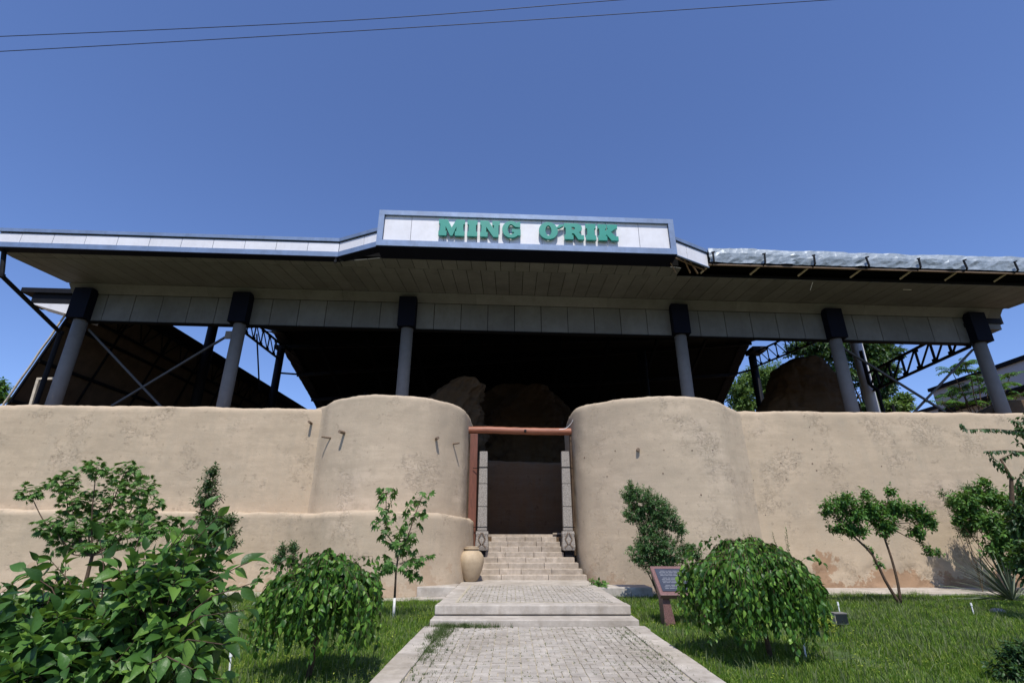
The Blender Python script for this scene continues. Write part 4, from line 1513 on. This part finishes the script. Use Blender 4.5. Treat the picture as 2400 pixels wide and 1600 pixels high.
# 2 weeping mulberries
def mulberry(label, tb, h, Rx, zlow, strands, seed, lean=(0, 0), long=()):
    random.seed(seed)
    root = thing('weeping_mulberry', label, 'tree', tb, 'weeping mulberry trees on the lawn')
    tb = Vector(tb)
    top = tb + Vector((lean[0], lean[1], h * .82))
    trunk_part(root, [tb, tb.lerp(top, .4) + Vector((.02, 0, 0)), tb.lerp(top, .8), top], [.038, .032, .034, .045])
    pl = Plant(OV2, L_mul, .080, .38, 1.1)
    for k in range(strands):
        a = random.uniform(0, 2 * math.pi)
        f = math.sqrt(random.uniform(.02, 1))
        rr = Rx * f * random.uniform(.9, 1.05)
        dr = Vector((math.cos(a), math.sin(a), 0))
        lump = 1 + .34 * noise.noise(Vector((math.cos(a) * 3.2, math.sin(a) * 3.2, seed))) + random.uniform(-.05, .05)
        zt = h * (1 - .28 * f * f) * (1 + .12 * noise.noise(Vector((math.cos(a) * 2.5 * f, math.sin(a) * 2.5 * f, seed))) + random.uniform(-.04, .04))
        zl = zlow + .25 * (1 - f) + random.uniform(-.16, .40) + .3 * noise.noise(Vector((math.cos(a) * 4, math.sin(a) * 4, seed + 3)))
        p = [top, top + dr * rr * .35 + Vector((0, 0, zt - h * .82 + .0)) * .8,
             Vector((top.x, top.y, tb.z)) + dr * rr * .78 * lump + Vector((0, 0, zt * .99)),
             Vector((top.x, top.y, tb.z)) + dr * rr * lump + Vector((0, 0, zt * .80 + .2 * zl)),
             Vector((top.x, top.y, tb.z)) + dr * rr * 1.04 * lump + Vector((0, 0, .35 * zt + .65 * zl)),
             Vector((top.x, top.y, tb.z)) + dr * rr * 1.02 * lump + Vector((0, 0, zl))]
        pts = catmull(p, .06)
        n = int(42 * (.55 + .45 * f))
        pl.twig(pts, n, .0038, .22, side=.75, fwd=.5, grav=.75)
        # extra leaves on the dome so that it closes
    for k in range(11):
        a = random.uniform(0, 6.28); el = random.uniform(.1, .9); q0 = top + Vector((math.cos(a), math.sin(a), 0)) * Rx * random.uniform(.2, .85) + Vector((0, 0, h * .06))
        q0.z = tb.z + h * (1 - .28 * ((q0 - top).xy.length / Rx) ** 2) - .03
        e_ = q0 + Vector((math.cos(a) * .22, math.sin(a) * .22, random.uniform(.0, .10)))
        pl.twig([q0, q0.lerp(e_, .5) + Vector((0, 0, .04)), e_, e_ + Vector((math.cos(a) * .08, math.sin(a) * .08, -.12))], random.randint(5, 8), .003, .1, side=.7, fwd=.6, grav=.35)
    for (dx, dy, zl) in long:
        q = Vector((top.x + dx, top.y + dy, tb.z))
        pts = catmull([q + Vector((0, 0, h * .5)), q + Vector((.02, 0, h * .3)), q + Vector((.0, 0, zl))], .06)
        pl.twig(pts, 14, .003, .0, side=.6, fwd=.5, grav=.7)
    pl.finish(root, 300)


mulberry('smaller weeping mulberry tree on the left lawn between the near bush and the path', (-2.50, 7.25, .01), 1.42, .72, .44, 240, 21, (.06, .05),
         [(-.62, -.2, .42), (-.4, -.45, .45), (.12, -.6, .30), (.3, -.4, .45), (.6, .1, .5)])
mulberry('larger weeping mulberry tree on the right lawn beside the granite plaque', (3.70, 8.35, .01), 1.62, .92, .44, 420, 22, (-.14, .02),
         [(-.75, -.3, .35), (-.5, -.5, .42), (.15, -.75, .15), (.22, -.7, .22), (.4, -.6, .42), (.65, -.4, .4)])

# 3 maple sapling
random.seed(31)
tb = at_z(922, 1452, .01)
root = thing('maple_sapling', 'thin young maple with palm shaped drooping leaves left of the clay jar', 'tree', tb)
Y = tb.y
trk = [tb, at_y(925, 1400, Y), at_y(928, 1340, Y), at_y(935, 1290, Y)]
trunk_part(root, trk[:2], [.03, .026], M['whitewash'], 'painted_trunk')
trunk_part(root, trk[1:], [.026, .02, .016])
pl = Plant(PALM, L_map, .125, .3, .7)
tips = [(845, 1140), (970, 1145), (880, 1160), (840, 1230), (905, 1200), (960, 1200), (870, 1280), (980, 1230), (930, 1290), (955, 1275), (890, 1310), (1000, 1305), (960, 1330), (885, 1345), (945, 1240), (915, 1250), (875, 1220), (990, 1170)]
leftstem = [trk[-1], at_y(905, 1250, Y), at_y(905, 1200, Y), at_y(905, 1160, Y), at_y(912, 1148, Y)]
rightstem = [trk[-1], at_y(955, 1260, Y + .05), at_y(975, 1200, Y + .05), at_y(990, 1160, Y + .05)]
for st_ in (leftstem, rightstem):
    pl.wood.tube(st_, [.014 - .01 * k / len(st_) for k in range(len(st_))], 6, False)
    cc = catmull(st_, .085)
    for k, p in enumerate(cc[1:]):
        for s_ in (0, 1, 2):
            a = k * 1.6 + s_ * 2.2 + random.uniform(-.4, .4)
            ln = random.uniform(.14, .34) * (1.2 - .6 * k / len(cc))
            e = p + Vector((math.cos(a) * ln, math.sin(a) * ln * .8, ln * .35))
            pl.wood.tube([p, e], [.003, .002], 4, False)
            pl.leaf(e, Vector((math.cos(a), math.sin(a), -1.0)))
            if random.random() < .55: pl.leaf(p.lerp(e, .7), Vector((math.cos(a + .8), math.sin(a + .8), -1.1)))
for py in range(1285, 1350, 5):
    p = at_y(929 + random.uniform(-2, 2), py, Y)
    for s_ in range(2):
        a = random.uniform(0, 6.28); ln = random.uniform(.15, .42)
        e = p + Vector((math.cos(a) * ln, math.sin(a) * ln * .8, ln * .4))
        pl.wood.tube([p, e], [.003, .002], 4, False)
        pl.leaf(e, Vector((math.cos(a), math.sin(a), -1.0)))
        pl.leaf(p.lerp(e, .6), Vector((math.cos(a + 1), math.sin(a + 1), -1.0)))
for (px, py) in ((990, 1318), (985, 1350), (885, 1345), (965, 1352), (905, 1330), (1012, 1300)):
    e = at_y(px, py, Y + random.uniform(-.15, .15)); s0 = at_y(936, 1320, Y)
    pl.wood.tube([s0, s0.lerp(e, .5) + Vector((0, 0, .05)), e], .004, 4, False)
    for f in (.55, .75, .9, 1.):
        for _ in range(2): pl.leaf(s0.lerp(e, f), Vector((random.uniform(-.8, .8), random.uniform(-.8, .4), -1)))
pl.finish(root, 300)

# 4 fig like shrub behind the near bush
random.seed(41)
tb = Vector((at_y(205 * D, 1300 * D, 13.4).x, 13.4, .01))
root = thing('tufted_shrub', 'tall open shrub with tufted leaf clusters on bare stems at the far left', 'shrub', tb)
pl = Plant(PALM7, L_map, .125, .3, .7)
heads = [(68, 1132, 24, 20), (150, 1105, 34, 30), (165, 1150, 36, 32), (222, 1072, 28, 22), (285, 1085, 32, 30), (262, 1130, 36, 32), (330, 1120, 30, 28), (345, 1165, 26, 26),
         (215, 1160, 34, 28), (120, 1205, 36, 28), (180, 1215, 40, 30), (240, 1200, 40, 30), (300, 1180, 40, 30), (280, 1230, 50, 28), (150, 1250, 34, 20), (345, 1215, 36, 26), (390, 1200, 26, 20), (215, 1250, 40, 20)]
for (px, py, rx, ry) in heads:
    c, rr = clump(px, py, 13.4 + random.uniform(-.5, .5), rx, ry)
    mid = tb.lerp(c, .45) + Vector((0, 0, .25))
    fork = Vector((tb.x, tb.y, 1.2))
    pts = catmull([fork, fork.lerp(c, .5) + Vector(((c.x - tb.x) * .12, 0, -.1)), c], .15)
    pl.wood.tube(pts, [.022 - .014 * k / len(pts) for k in range(len(pts))], 6, False)
    for _ in range(int(85 * rx * ry / 900) + 14):
        d = rand_dir(); p = c + Vector((d.x * rr.x, d.y * rr.y, d.z * rr.z)) * random.uniform(.3, 1)
        pl.leaf(p, Vector((d.x, d.y, d.z * .5 - .15)))
limb(pl, tb, (tb.x, tb.y, 1.25), .05, .04)
pl.finish(root, 300)

# 5 upright shrub beside it
random.seed(51)
tb = Vector((at_y(488 * D, 1290 * D, 14.0).x, 14.0, .01))
root = thing('upright_shrub', 'slim pointed shrub with small dark leaves behind the near bush', 'shrub', tb)
pl = Plant(LAN, L_dark, .085, .25)
cl_ = [clump(*a) for a in ((490, 1080, 14, 24, 18), (480, 1110, 14, 34, 24), (478, 1145, 14, 40, 26), (490, 1190, 14, 52, 30), (500, 1225, 13.9, 50, 28), (525, 1195, 14, 30, 22), (460, 1240, 13.9, 50, 30), (530, 1245, 14, 26, 20))]
limb(pl, tb, cl_[0][0], .03, .006, .03, 8)
for c, rr in cl_[1:]: limb(pl, (tb.x, tb.y, c.z - .5), c, .012, .005)
fill(pl, cl_, 620, .26, 9, grav=.15, shell=.3, r=.003, up=.6)
pl.finish(root, 200)

# 6 wispy weed behind the left mulberry
random.seed(61)
tb = Vector((at_y(660 * D, 1290 * D, 11.5).x, 11.5, .01))
root = thing('wispy_shrub', 'wispy small leaved shrub peeping over the left weeping tree', 'shrub', tb)
pl = Plant(LAN, L_olive, .06, .3)
cl_ = [clump(*a) for a in ((650, 1258, 11.5, 14, 16), (675, 1252, 11.5, 16, 14), (640, 1280, 11.5, 18, 16), (672, 1280, 11.5, 20, 18))]
for c, rr in cl_: limb(pl, tb, c, .01, .004)
fill(pl, cl_, 170, .2, 8, grav=.05, shell=.2, r=.002, up=.8)
pl.finish(root)

# 7 twisted shrub right of the gate
random.seed(71)
tb = Vector((at_y(1512 * D, 1340 * D, 15.0).x, 15.0, .05))
root = thing('twisted_shrub', 'small leaved shrub with leaning lumpy crown in front of the right bastion', 'shrub', tb)
pl = Plant(TINY, L_olive, .062, .3)
cl_ = [clump(*a) for a in ((1447, 1130, 15, 25, 28), (1475, 1150, 15, 38, 36), (1455, 1180, 15, 30, 24), (1510, 1165, 15, 36, 36), (1530, 1190, 15, 32, 34), (1560, 1210, 15, 20, 26),
                           (1495, 1205, 15, 36, 26), (1500, 1245, 15, 48, 34), (1470, 1270, 15, 34, 30), (1540, 1265, 15, 48, 34), (1585, 1262, 15, 24, 20), (1515, 1300, 15, 40, 26), (1510, 1325, 15, 16, 16), (1600, 1275, 15, 14, 12))]
for c, rr in cl_: limb(pl, tb, c, .022, .006)
fill(pl, cl_, 2100, .15, 10, grav=.1, shell=.5, r=.002, up=.5)
pl.finish(root)

# 8 two stemmed sapling on the right
random.seed(81)
tb = at_z(2110, 1417, .01)
root = thing('apricot_sapling', 'two stemmed young tree with spreading crown on the right lawn', 'tree', tb)
Y = tb.y
s1 = [tb, at_y(2075, 1360, Y), at_y(2045, 1300, Y), at_y(2000, 1255, Y), at_y(1960, 1215, Y)]
s2 = [tb + Vector((.03, .02, 0)), at_y(2105, 1370, Y), at_y(2090, 1310, Y), at_y(2070, 1250, Y), at_y(2060, 1200, Y)]
trunk_part(root, catmull(s1, .2), [.04 - .02 * k / len(catmull(s1, .2)) for k in range(len(catmull(s1, .2)))])
trunk_part(root, catmull(s2, .2), [.036 - .018 * k / len(catmull(s2, .2)) for k in range(len(catmull(s2, .2)))])
pl = Plant(OV2, L_apr, .085, .3)
cl_ = [clump(*a) for a in ((1900, 1165, Y, 26, 22), (1935, 1150, Y, 36, 26), (1955, 1180, Y, 46, 30), (1985, 1130, Y, 14, 14), (2045, 1125, Y, 16, 14), (2000, 1170, Y, 44, 32), (2050, 1165, Y, 46, 28),
                           (2095, 1170, Y, 36, 26), (2120, 1190, Y, 34, 22), (2030, 1205, Y, 44, 24), (1965, 1215, Y, 40, 20), (2110, 1220, Y, 26, 20), (2128, 1255, Y, 12, 20), (1925, 1210, Y, 26, 14), (2140, 1200, Y, 16, 12), (2150, 1265, Y, 14, 8))]
for c, rr in cl_: limb(pl, at_y(2065, 1225, Y) if c.x > s1[4].x + .6 else s1[3], c, .014, .005)
fill(pl, cl_, 720, .24, 9, grav=.25, shell=.35, r=.0028, up=.5)
fill(pl, [clump(2020, 1290, Y, 14, 24), clump(2000, 1260, Y, 14, 14)], 14, .12, 5, grav=.3, shell=.3, r=.002)
pl.finish(root, 300)

# 9 the bushy group at the right edge
random.seed(91)
tb = Vector((14.9, 16.7, .08))
root = thing('leafy_shrub', 'large bright green leafy shrub at the right edge of the lawn', 'shrub', tb)
pl = Plant(OV2, L_map, .125, .3, .7)
cl_ = [clump(*a) for a in ((2215, 1150, 16.8, 40, 30), (2260, 1135, 16.8, 40, 24), (2300, 1150, 16.8, 44, 30), (2340, 1180, 16.4, 40, 50), (2250, 1185, 16.8, 44, 34), (2290, 1215, 16.6, 50, 40), (2340, 1250, 16.4, 40, 50),
                           (2285, 1260, 16.6, 36, 26), (2390, 1220, 16.6, 50, 70), (2310, 1290, 16.6, 34, 24), (2260, 1105, 16.8, 14, 12), (2200, 1190, 16.9, 14, 16))]
for c, rr in cl_: limb(pl, tb, c, .02, .006)
fill(pl, cl_, 900, .34, 9, grav=.25, shell=.3, r=.003, up=.5)
pl.finish(root, 300)
pl = Plant(TINY, L_olive, .055, .3)
root = thing('fine_leaved_shrub', 'fine leaved thin twigged shrub left of the bright shrub at the right edge', 'shrub', (14.2, 16.9, .08))
cl_ = [clump(*a) for a in ((2165, 1135, 17.1, 16, 10), (2190, 1150, 17.1, 30, 22), (2210, 1180, 17.1, 26, 26), (2220, 1215, 17.1, 34, 30), (2230, 1120, 17.1, 36, 12))]
for c, rr in cl_: limb(pl, (14.2, 16.9, .08), c, .012, .004)
fill(pl, cl_, 420, .36, 11, grav=.2, shell=.2, r=.002, up=.2)
pl.finish(root)

# 10 tree whose branches reach in from beyond the right edge
random.seed(101)
tb = Vector((12.3, 11.9, .01))
root = thing('overhanging_tree', 'tree at the far right edge with long level branches of hanging oval leaves', 'tree', tb)
pl = Plant(OV2, L_dark, .10, .25)
fork = at_y(2372, 1180, 11.8)
trunk_part(root, [tb, fork + Vector((.1, 0, -.8)), fork, at_y(2370, 1120, 11.8), at_y(2345, 1075, 11.7)], [.09, .07, .05, .035, .02])
for (a, c, d_) in (((2420, 1015), (2330, 1005), (2262, 1006)), ((2262, 1006), (2256, 998), (2252, 993)), ((2420, 1060), (2360, 1055), (2310, 1057)), ((2345, 1100), (2330, 1080), (2318, 1060)), ((2420, 930), (2400, 985), (2375, 985)), ((2345, 1075), (2380, 1060), (2420, 1055)),
                   ((2372, 1120), (2352, 1095), (2340, 1080)), ((2380, 1150), (2400, 1100), (2420, 1080))):
    pts = catmull([at_y(*a, 11.8), at_y(*c, 11.7), at_y(*d_, 11.6)], .1)
    pl.twig(pts, max(8, int(len(pts) * 3.2)), .008, .0, side=.7, fwd=.25, grav=.9)
fill(pl, [(Vector((13.4, 11.4, 3.6)), Vector((1.0, 1.4, 1.3))), (Vector((13.0, 10.0, 3.9)), Vector((.8, 1.2, .8)))], 260, .4, 9, grav=.4, r=.004)
fill(pl, [clump(2362, 1215, 11.6, 34, 60), clump(2368, 1300, 11.4, 34, 60), clump(2345, 1170, 11.7, 22, 30)], 260, .25, 9, grav=.5, r=.003)
fill(pl, [clump(2350, 1130, 11.9, 24, 40), clump(2345, 985, 11.9, 16, 30), clump(2400, 1000, 11.9, 40, 90)], 110, .25, 8, grav=.6, r=.003)
pl.finish(root, 200)

# 11 spiky plant
random.seed(111)
tb = at_z(2375, 1408, .01)
root = thing('spiky_plant', 'clump of long thin grey green spikes leaning over the wall foot at the right', 'plant', tb)
for k in range(110):
    a = random.uniform(R(95), R(265)) if random.random() < .75 else random.uniform(0, 6.28)
    el = random.uniform(R(3), R(62))
    L_ = random.uniform(1.2, 2.5)
    d = Vector((math.cos(a) * math.cos(el), math.sin(a) * math.cos(el) * .45, math.sin(el)))
    s_ = Vector((-math.sin(a), math.cos(a), 0)) * .019
    p = [tb + d * L_ * f + Vector((0, 0, -.16 * f * f * L_)) for f in (0, .35, .7, 1)]
    b = MB(); upv = Vector((0, 0, .006))
    b.add([p[0] - s_, p[0] + s_, p[1] - s_ * .9, p[1] + s_ * .9, p[2] - s_ * .6, p[2] + s_ * .6, p[3], p[0] + upv, p[1] + upv, p[2] + upv],
          [(0, 7, 8, 2), (7, 1, 3, 8), (2, 8, 9, 4), (8, 3, 5, 9), (4, 9, 6), (9, 5, 6), (0, 2, 3, 1), (2, 4, 5, 3), (4, 6, 5)])
    b.build('spike', L_spike, root)

# 12 dark round bush in the lower right corner
random.seed(121)
tb = Vector((at_z(2360, 1590, 0).x, at_z(2360, 1600, 0).y, .01))
root = thing('round_bush', 'low round dark bush in the lower right corner of the lawn', 'bush', tb)
pl = Plant(OV2, L_dark, .055, .3)
cl_ = [clump(2345, 1510, tb.y, 44, 40), clump(2330, 1550, tb.y, 52, 50), clump(2400, 1530, tb.y, 60, 60)]
fill(pl, cl_, 420, .14, 9, grav=.1, shell=.5, r=.002, up=.6)
pl.finish(root, 200)

# 13 small plants
random.seed(131)
tb = at_z(1933, 1486, .01)
root = thing('yellow_shrub', 'tiny yellow green round shrub left of the grey floodlight', 'shrub', tb)
pl = Plant(TINY, L_yel, .04, .3)
fill(pl, [(tb + Vector((0, 0, .16)), Vector((.26, .22, .18)))], 130, .10, 8, grav=.0, shell=.3, r=.0015, up=.7)
pl.finish(root)
for (px, py, lb, nm) in ((1409, 1375, 'leafy green weed growing at the right edge of the platform', 'weed'),):
    tb = at_z(px, py, .3)
    root = thing(nm, lb, 'weed', tb)
    pl = Plant(OV2, L_map, .10, .3)
    fill(pl, [(tb + Vector((-.1, .1, .08)), Vector((.34, .25, .16)))], 26, .16, 6, grav=.3, shell=.3, r=.002, up=.5)
    pl.finish(root)
random.seed(133)
for (px, y0, y1, lb) in ((1763, 1290, 1243, 'thin red tipped weed stalks showing above the right weeping tree'), (1824, 1290, 1232, 'tallest thin weed stalk right above the weeping tree')):
    tb = Vector((at_y(px, y1, 13).x, 13, .01))
    root = thing('weed_stalk', lb, 'weed', tb)
    pl = Plant(TINY, L_dry, .05, .3)
    for k in range(5):
        e = at_y(px + random.uniform(-22, 22), y1 + random.uniform(0, 30), 13 + random.uniform(-.2, .2))
        pl.twig([tb, tb.lerp(e, .6) + Vector((.02, 0, 0)), e], 30, .004, .35, side=.7, fwd=.7, grav=-.1)
    pl.finish(root)
random.seed(134)
tb = Vector((-2.3, 4.6, 0))
tb = at_z(500 * D, 1470 * D, .0)
root = thing('low_grey_shrub', 'low grey green shrub on the lawn just behind the near bush', 'shrub', tb)
pl = Plant(TINY, L_spike, .04, .3)
fill(pl, [(tb + Vector((0, 0, .3)), Vector((.35, .3, .3)))], 200, .14, 8, grav=.0, shell=.3, r=.0015, up=.7)
pl.finish(root)

# 14 trees beyond the canopy
def far_tree(name, label, Y, cl_px, m, L_, n, seed, proto=TINY, tw=.9, base=None, nl=10, grav=.15):
    random.seed(seed)
    cl_ = [clump(a, b_, Y, c, d_) for a, b_, c, d_ in cl_px]
    cx = sum(c[0].x for c in cl_) / len(cl_) if base is None else base
    tb = Vector((cx, Y, 0))
    root = thing(name, label, 'tree', tb, 'trees beyond the wall')
    zt = max(c[0].z for c in cl_)
    trunk_part(root, [tb, Vector((cx, Y, zt * .5)), Vector((cx + .2, Y, zt * .85))], [.35, .25, .08])
    pl = Plant(proto, m, L_, .3)
    for c, rr in cl_: limb(pl, (cx, Y, zt * .5), c, .12, .03)
    fill(pl, cl_, n, tw, nl, grav=grav, shell=.3, r=.012, up=.3)
    pl.finish(root)


far_tree('broadleaf_tree', 'dark dense tree seen between the two rightmost inner columns', 48,
         [(1830, 800, 40, 22), (1880, 800, 50, 34), (1930, 800, 50, 40), (1980, 800, 50, 40), (2030, 805, 44, 30), (2000, 850, 50, 50), (2035, 860, 40, 40), (2010, 900, 50, 30), (1930, 860, 40, 40), (1990, 930, 50, 20)], L_dark, .34, 1500, 201, OV2)
far_tree('feathery_tree', 'lighter feathery tree behind the right end of the right bastion', 62,
         [(1700, 900, 40, 36), (1740, 870, 44, 34), (1780, 860, 40, 30), (1770, 900, 44, 40), (1720, 930, 50, 24), (1800, 890, 24, 30)], L_far, .42, 1300, 202, LAN)
far_tree('small_tree', 'small bright green tree low behind the wall right of the columns', 40, [(2060, 935, 40, 22), (2075, 915, 22, 16)], L_far, .24, 260, 203, OV2)
far_tree('broadleaf_tree', 'green tree top at the far left edge behind the wall', 38, [(-10, 890, 34, 26), (5, 912, 30, 14), (38, 915, 14, 10), (-60, 900, 60, 40)], L_apr, .24, 320, 204, OV2)
# tree of heaven with long feathered leaves
random.seed(205)
Y = 30
tb = Vector((at_y(2240 * D, 930 * D, Y).x, Y, 0))
root = thing('tree_of_heaven', 'tree with long feathered leaves in front of the neighbouring building', 'tree', tb)
pl = Plant(LAN, L_apr, .24, .2)
for (px, py, n) in ((2185, 850, 7), (2215, 835, 8), (2240, 850, 9), (2265, 870, 9), (2210, 890, 8), (2180, 905, 7), (2240, 900, 9), (2280, 900, 8), (2165, 925, 6), (2300, 880, 6), (2320, 860, 5), (2300, 920, 7), (2215, 925, 7), (2340, 905, 6)):
    c = at_y(px * D, py * D, Y + random.uniform(-1, 1))
    limb(pl, (tb.x, Y, 6.5), c, .05, .02)
    for k in range(n + 3):
        a = random.uniform(0, 6.28)
        e = c + Vector((math.cos(a), math.sin(a), random.uniform(-.25, .25))) * random.uniform(.7, 1.1)
        m_ = c.lerp(e, .5) + Vector((0, 0, .12))
        pts = catmull([c, m_, e], .15)
        d = (e - c).normalized(); sd = Vector((-d.y, d.x, 0)).normalized()
        pl.wood.tube(pts, .008, 3, False)
        for q in range(9):
            p_ = c.lerp(e, .15 + .85 * q / 9) + Vector((0, 0, .12 * math.sin(math.pi * q / 9)))
            for s_ in (-1, 1): pl.leaf(p_, d * .45 + sd * s_ + Vector((0, 0, -.3)), up=(0, 0, 1), s=.22)
trunk_part(root, [tb, (tb.x, Y, 7)], [.15, .08])
pl.finish(root)

# ------------------------------------------------------------------ grass
def blades(regions, dens, hmin, hmax, seed, name, m, parent=None, keep=None, zf=None, wd=.006):
    r = np.random.default_rng(seed)
    P = []
    for (x0, x1, y0, y1) in regions:
        n = int((x1 - x0) * (y1 - y0) * dens)
        P.append(np.column_stack([r.uniform(x0, x1, n), r.uniform(y0, y1, n)]))
    P = np.vstack(P)
    # clumpy density
    f = np.array([noise.noise(Vector((p[0] * .9, p[1] * .9, seed))) + .6 * noise.noise(Vector((p[0] * 3.2, p[1] * 3.2, seed + 4))) for p in P])
    ok = f > r.uniform(-.9, .12, len(P))
    if keep is not None: ok &= np.array([keep(p[0], p[1]) for p in P])
    P, f = P[ok], f[ok]
    n = len(P)
    z = np.array([zf(p[0], p[1]) if zf else 0 for p in P])
    h = r.uniform(hmin, hmax, n) * (1 + .5 * np.clip(f, -.3, .8))
    a = r.uniform(0, 2 * np.pi, n); b_ = r.uniform(0, 2 * np.pi, n)
    ln = np.abs(r.normal(0, .5, n)) * h
    w_ = wd * (1 + P[:, 1] * .07)
    base = np.column_stack([P, z - .005])
    sx = np.column_stack([np.cos(a) * w_, np.sin(a) * w_, np.zeros(n)])
    mid = base + np.column_stack([np.cos(b_) * ln * .3, np.sin(b_) * ln * .3, h * .6])
    tip = base + np.column_stack([np.cos(b_) * ln, np.sin(b_) * ln, h * .95])
    V = np.stack([base - sx, base + sx, mid + sx * .6, mid - sx * .6, tip], 1).reshape(-1, 3)
    k = np.arange(n)[:, None] * 5
    T = np.stack([k + [0, 1, 2], k + [0, 2, 3], k + [3, 2, 4]], 1).reshape(-1, 3)
    o = link(name, tri_mesh(name, V, T, m), parent)
    o['kind'] = 'stuff'
    return o


blades([(-9, PXL - .02, 4, 9.5), (PXR + .02, 10.5, 6, 9.5)], 2600, .03, .075, 1, 'grass', L_grass, zf=lawn_z, wd=.0035)
blades([(-13, PXL - .02, 9.5, 15.6), (PXR + .02, 15, 9.5, 16.3)], 1300, .035, .085, 2, 'grass', L_grass, zf=lawn_z, wd=.004)
# coarse clover and long blades scattered in the lawn
blades([(-7, PXL - .1, 5, 14), (PXR + .1, 12, 6, 16)], 110, .09, .19, 3, 'long_grass', L_dry, zf=lawn_z, wd=.005)
random.seed(300)
lw_root = thing('clover', 'patches of small broad leaved clover scattered in the lawn', 'ground cover', (0, 10, 0)); lw_root['kind'] = 'stuff'
pl = Plant(TINY, L_yel, .036, .3)
for _ in range(420):
    s_ = random.choice((-1, 1))
    cx = random.uniform(PXR + .1, 11) if s_ > 0 else random.uniform(-6, PXL - .15)
    cy = random.uniform(6.6, 15)
    if noise.noise(Vector((cx * .8, cy * .8, 44))) < -.02: continue
    for _ in range(14):
        p = Vector((cx + random.gauss(0, .12), cy + random.gauss(0, .12), random.uniform(.03, .09)))
        if PXL < p.x < PXR: continue
        pl.leaf(p, (random.uniform(-1, 1), random.uniform(-1, 1), .1), up=(random.gauss(0, .3), random.gauss(0, .3), 1))
pl.finish(lw_root)

# grass in the paver joints
random.seed(310)
r_ = np.random.default_rng(310)
V, T = [], []
def tuft(x, y, z, n, h, sp):
    for _ in range(n):
        a = random.uniform(0, 6.28); q = Vector((x + random.gauss(0, sp), y + random.gauss(0, sp), z))
        hh = h * random.uniform(.5, 1.2); w_ = .005
        b_ = random.uniform(0, 6.28); l = hh * random.uniform(.1, .9)
        k = len(V)
        V.extend([(q.x - math.cos(a) * w_, q.y - math.sin(a) * w_, q.z), (q.x + math.cos(a) * w_, q.y + math.sin(a) * w_, q.z), (q.x + math.cos(b_) * l, q.y + math.sin(b_) * l, q.z + hh)])
        T.append((k, k + 1, k + 2))


for _ in range(2600):
    i = random.randint(0, 17); x = PXL + .38 + .2 * i + random.choice((0, .1)); y = 6.3 + .1 * random.randint(0, 44)
    e = min(abs(x - PXL - .4), abs(PXR - .4 - x))
    if random.random() < .35 + .65 * math.exp(-e * 2.2):
        tuft(x + random.uniform(-.03, .03), y + random.uniform(-.01, .01), .045, random.randint(2, 6), .022 if e > .3 else .034, .012)
for _ in range(1500):
    x = PL + .42 + .1 * random.randint(0, 32); y = 11.8 + .1 * random.randint(0, 37)
    tuft(x, y + random.uniform(-.04, .04), .35, random.randint(2, 4), .022, .01)
for _ in range(110):
    tuft(random.gauss(-.95, .38), random.uniform(10.66, 10.8), .03, 12, .11, .035)
for _ in range(200):
    t = random.random(); x = -1.27 + random.gauss(0, .08) + .02 * t; y = 8.0 + 2.75 * t
    tuft(x, y, .03, 12, .05 + .07 * t, .035)
for _ in range(60):
    tuft(2.08 + random.gauss(0, .12), random.uniform(7.4, 10.5), .03, 7, .05, .03)
o = link('joint_grass', tri_mesh('joint_grass', V, T, L_tick)); o['kind'] = 'stuff'
# weeds at the wall foot
V, T = [], []
for _ in range(420):
    x = random.choice((random.uniform(-5, -2.1), random.uniform(2.3, 12), random.uniform(-12, -5)))
    y = 16.2 + random.gauss(0, .12) if x > 0 else (14.3 if x > -5 else 15.8) + random.gauss(0, .2)
    tuft(x, y, .03, 14, random.uniform(.08, .2), .07)
o = link('edge_grass', tri_mesh('edge_grass', V, T, L_grass)); o['kind'] = 'stuff'

print('objects', len(bpy.data.objects))
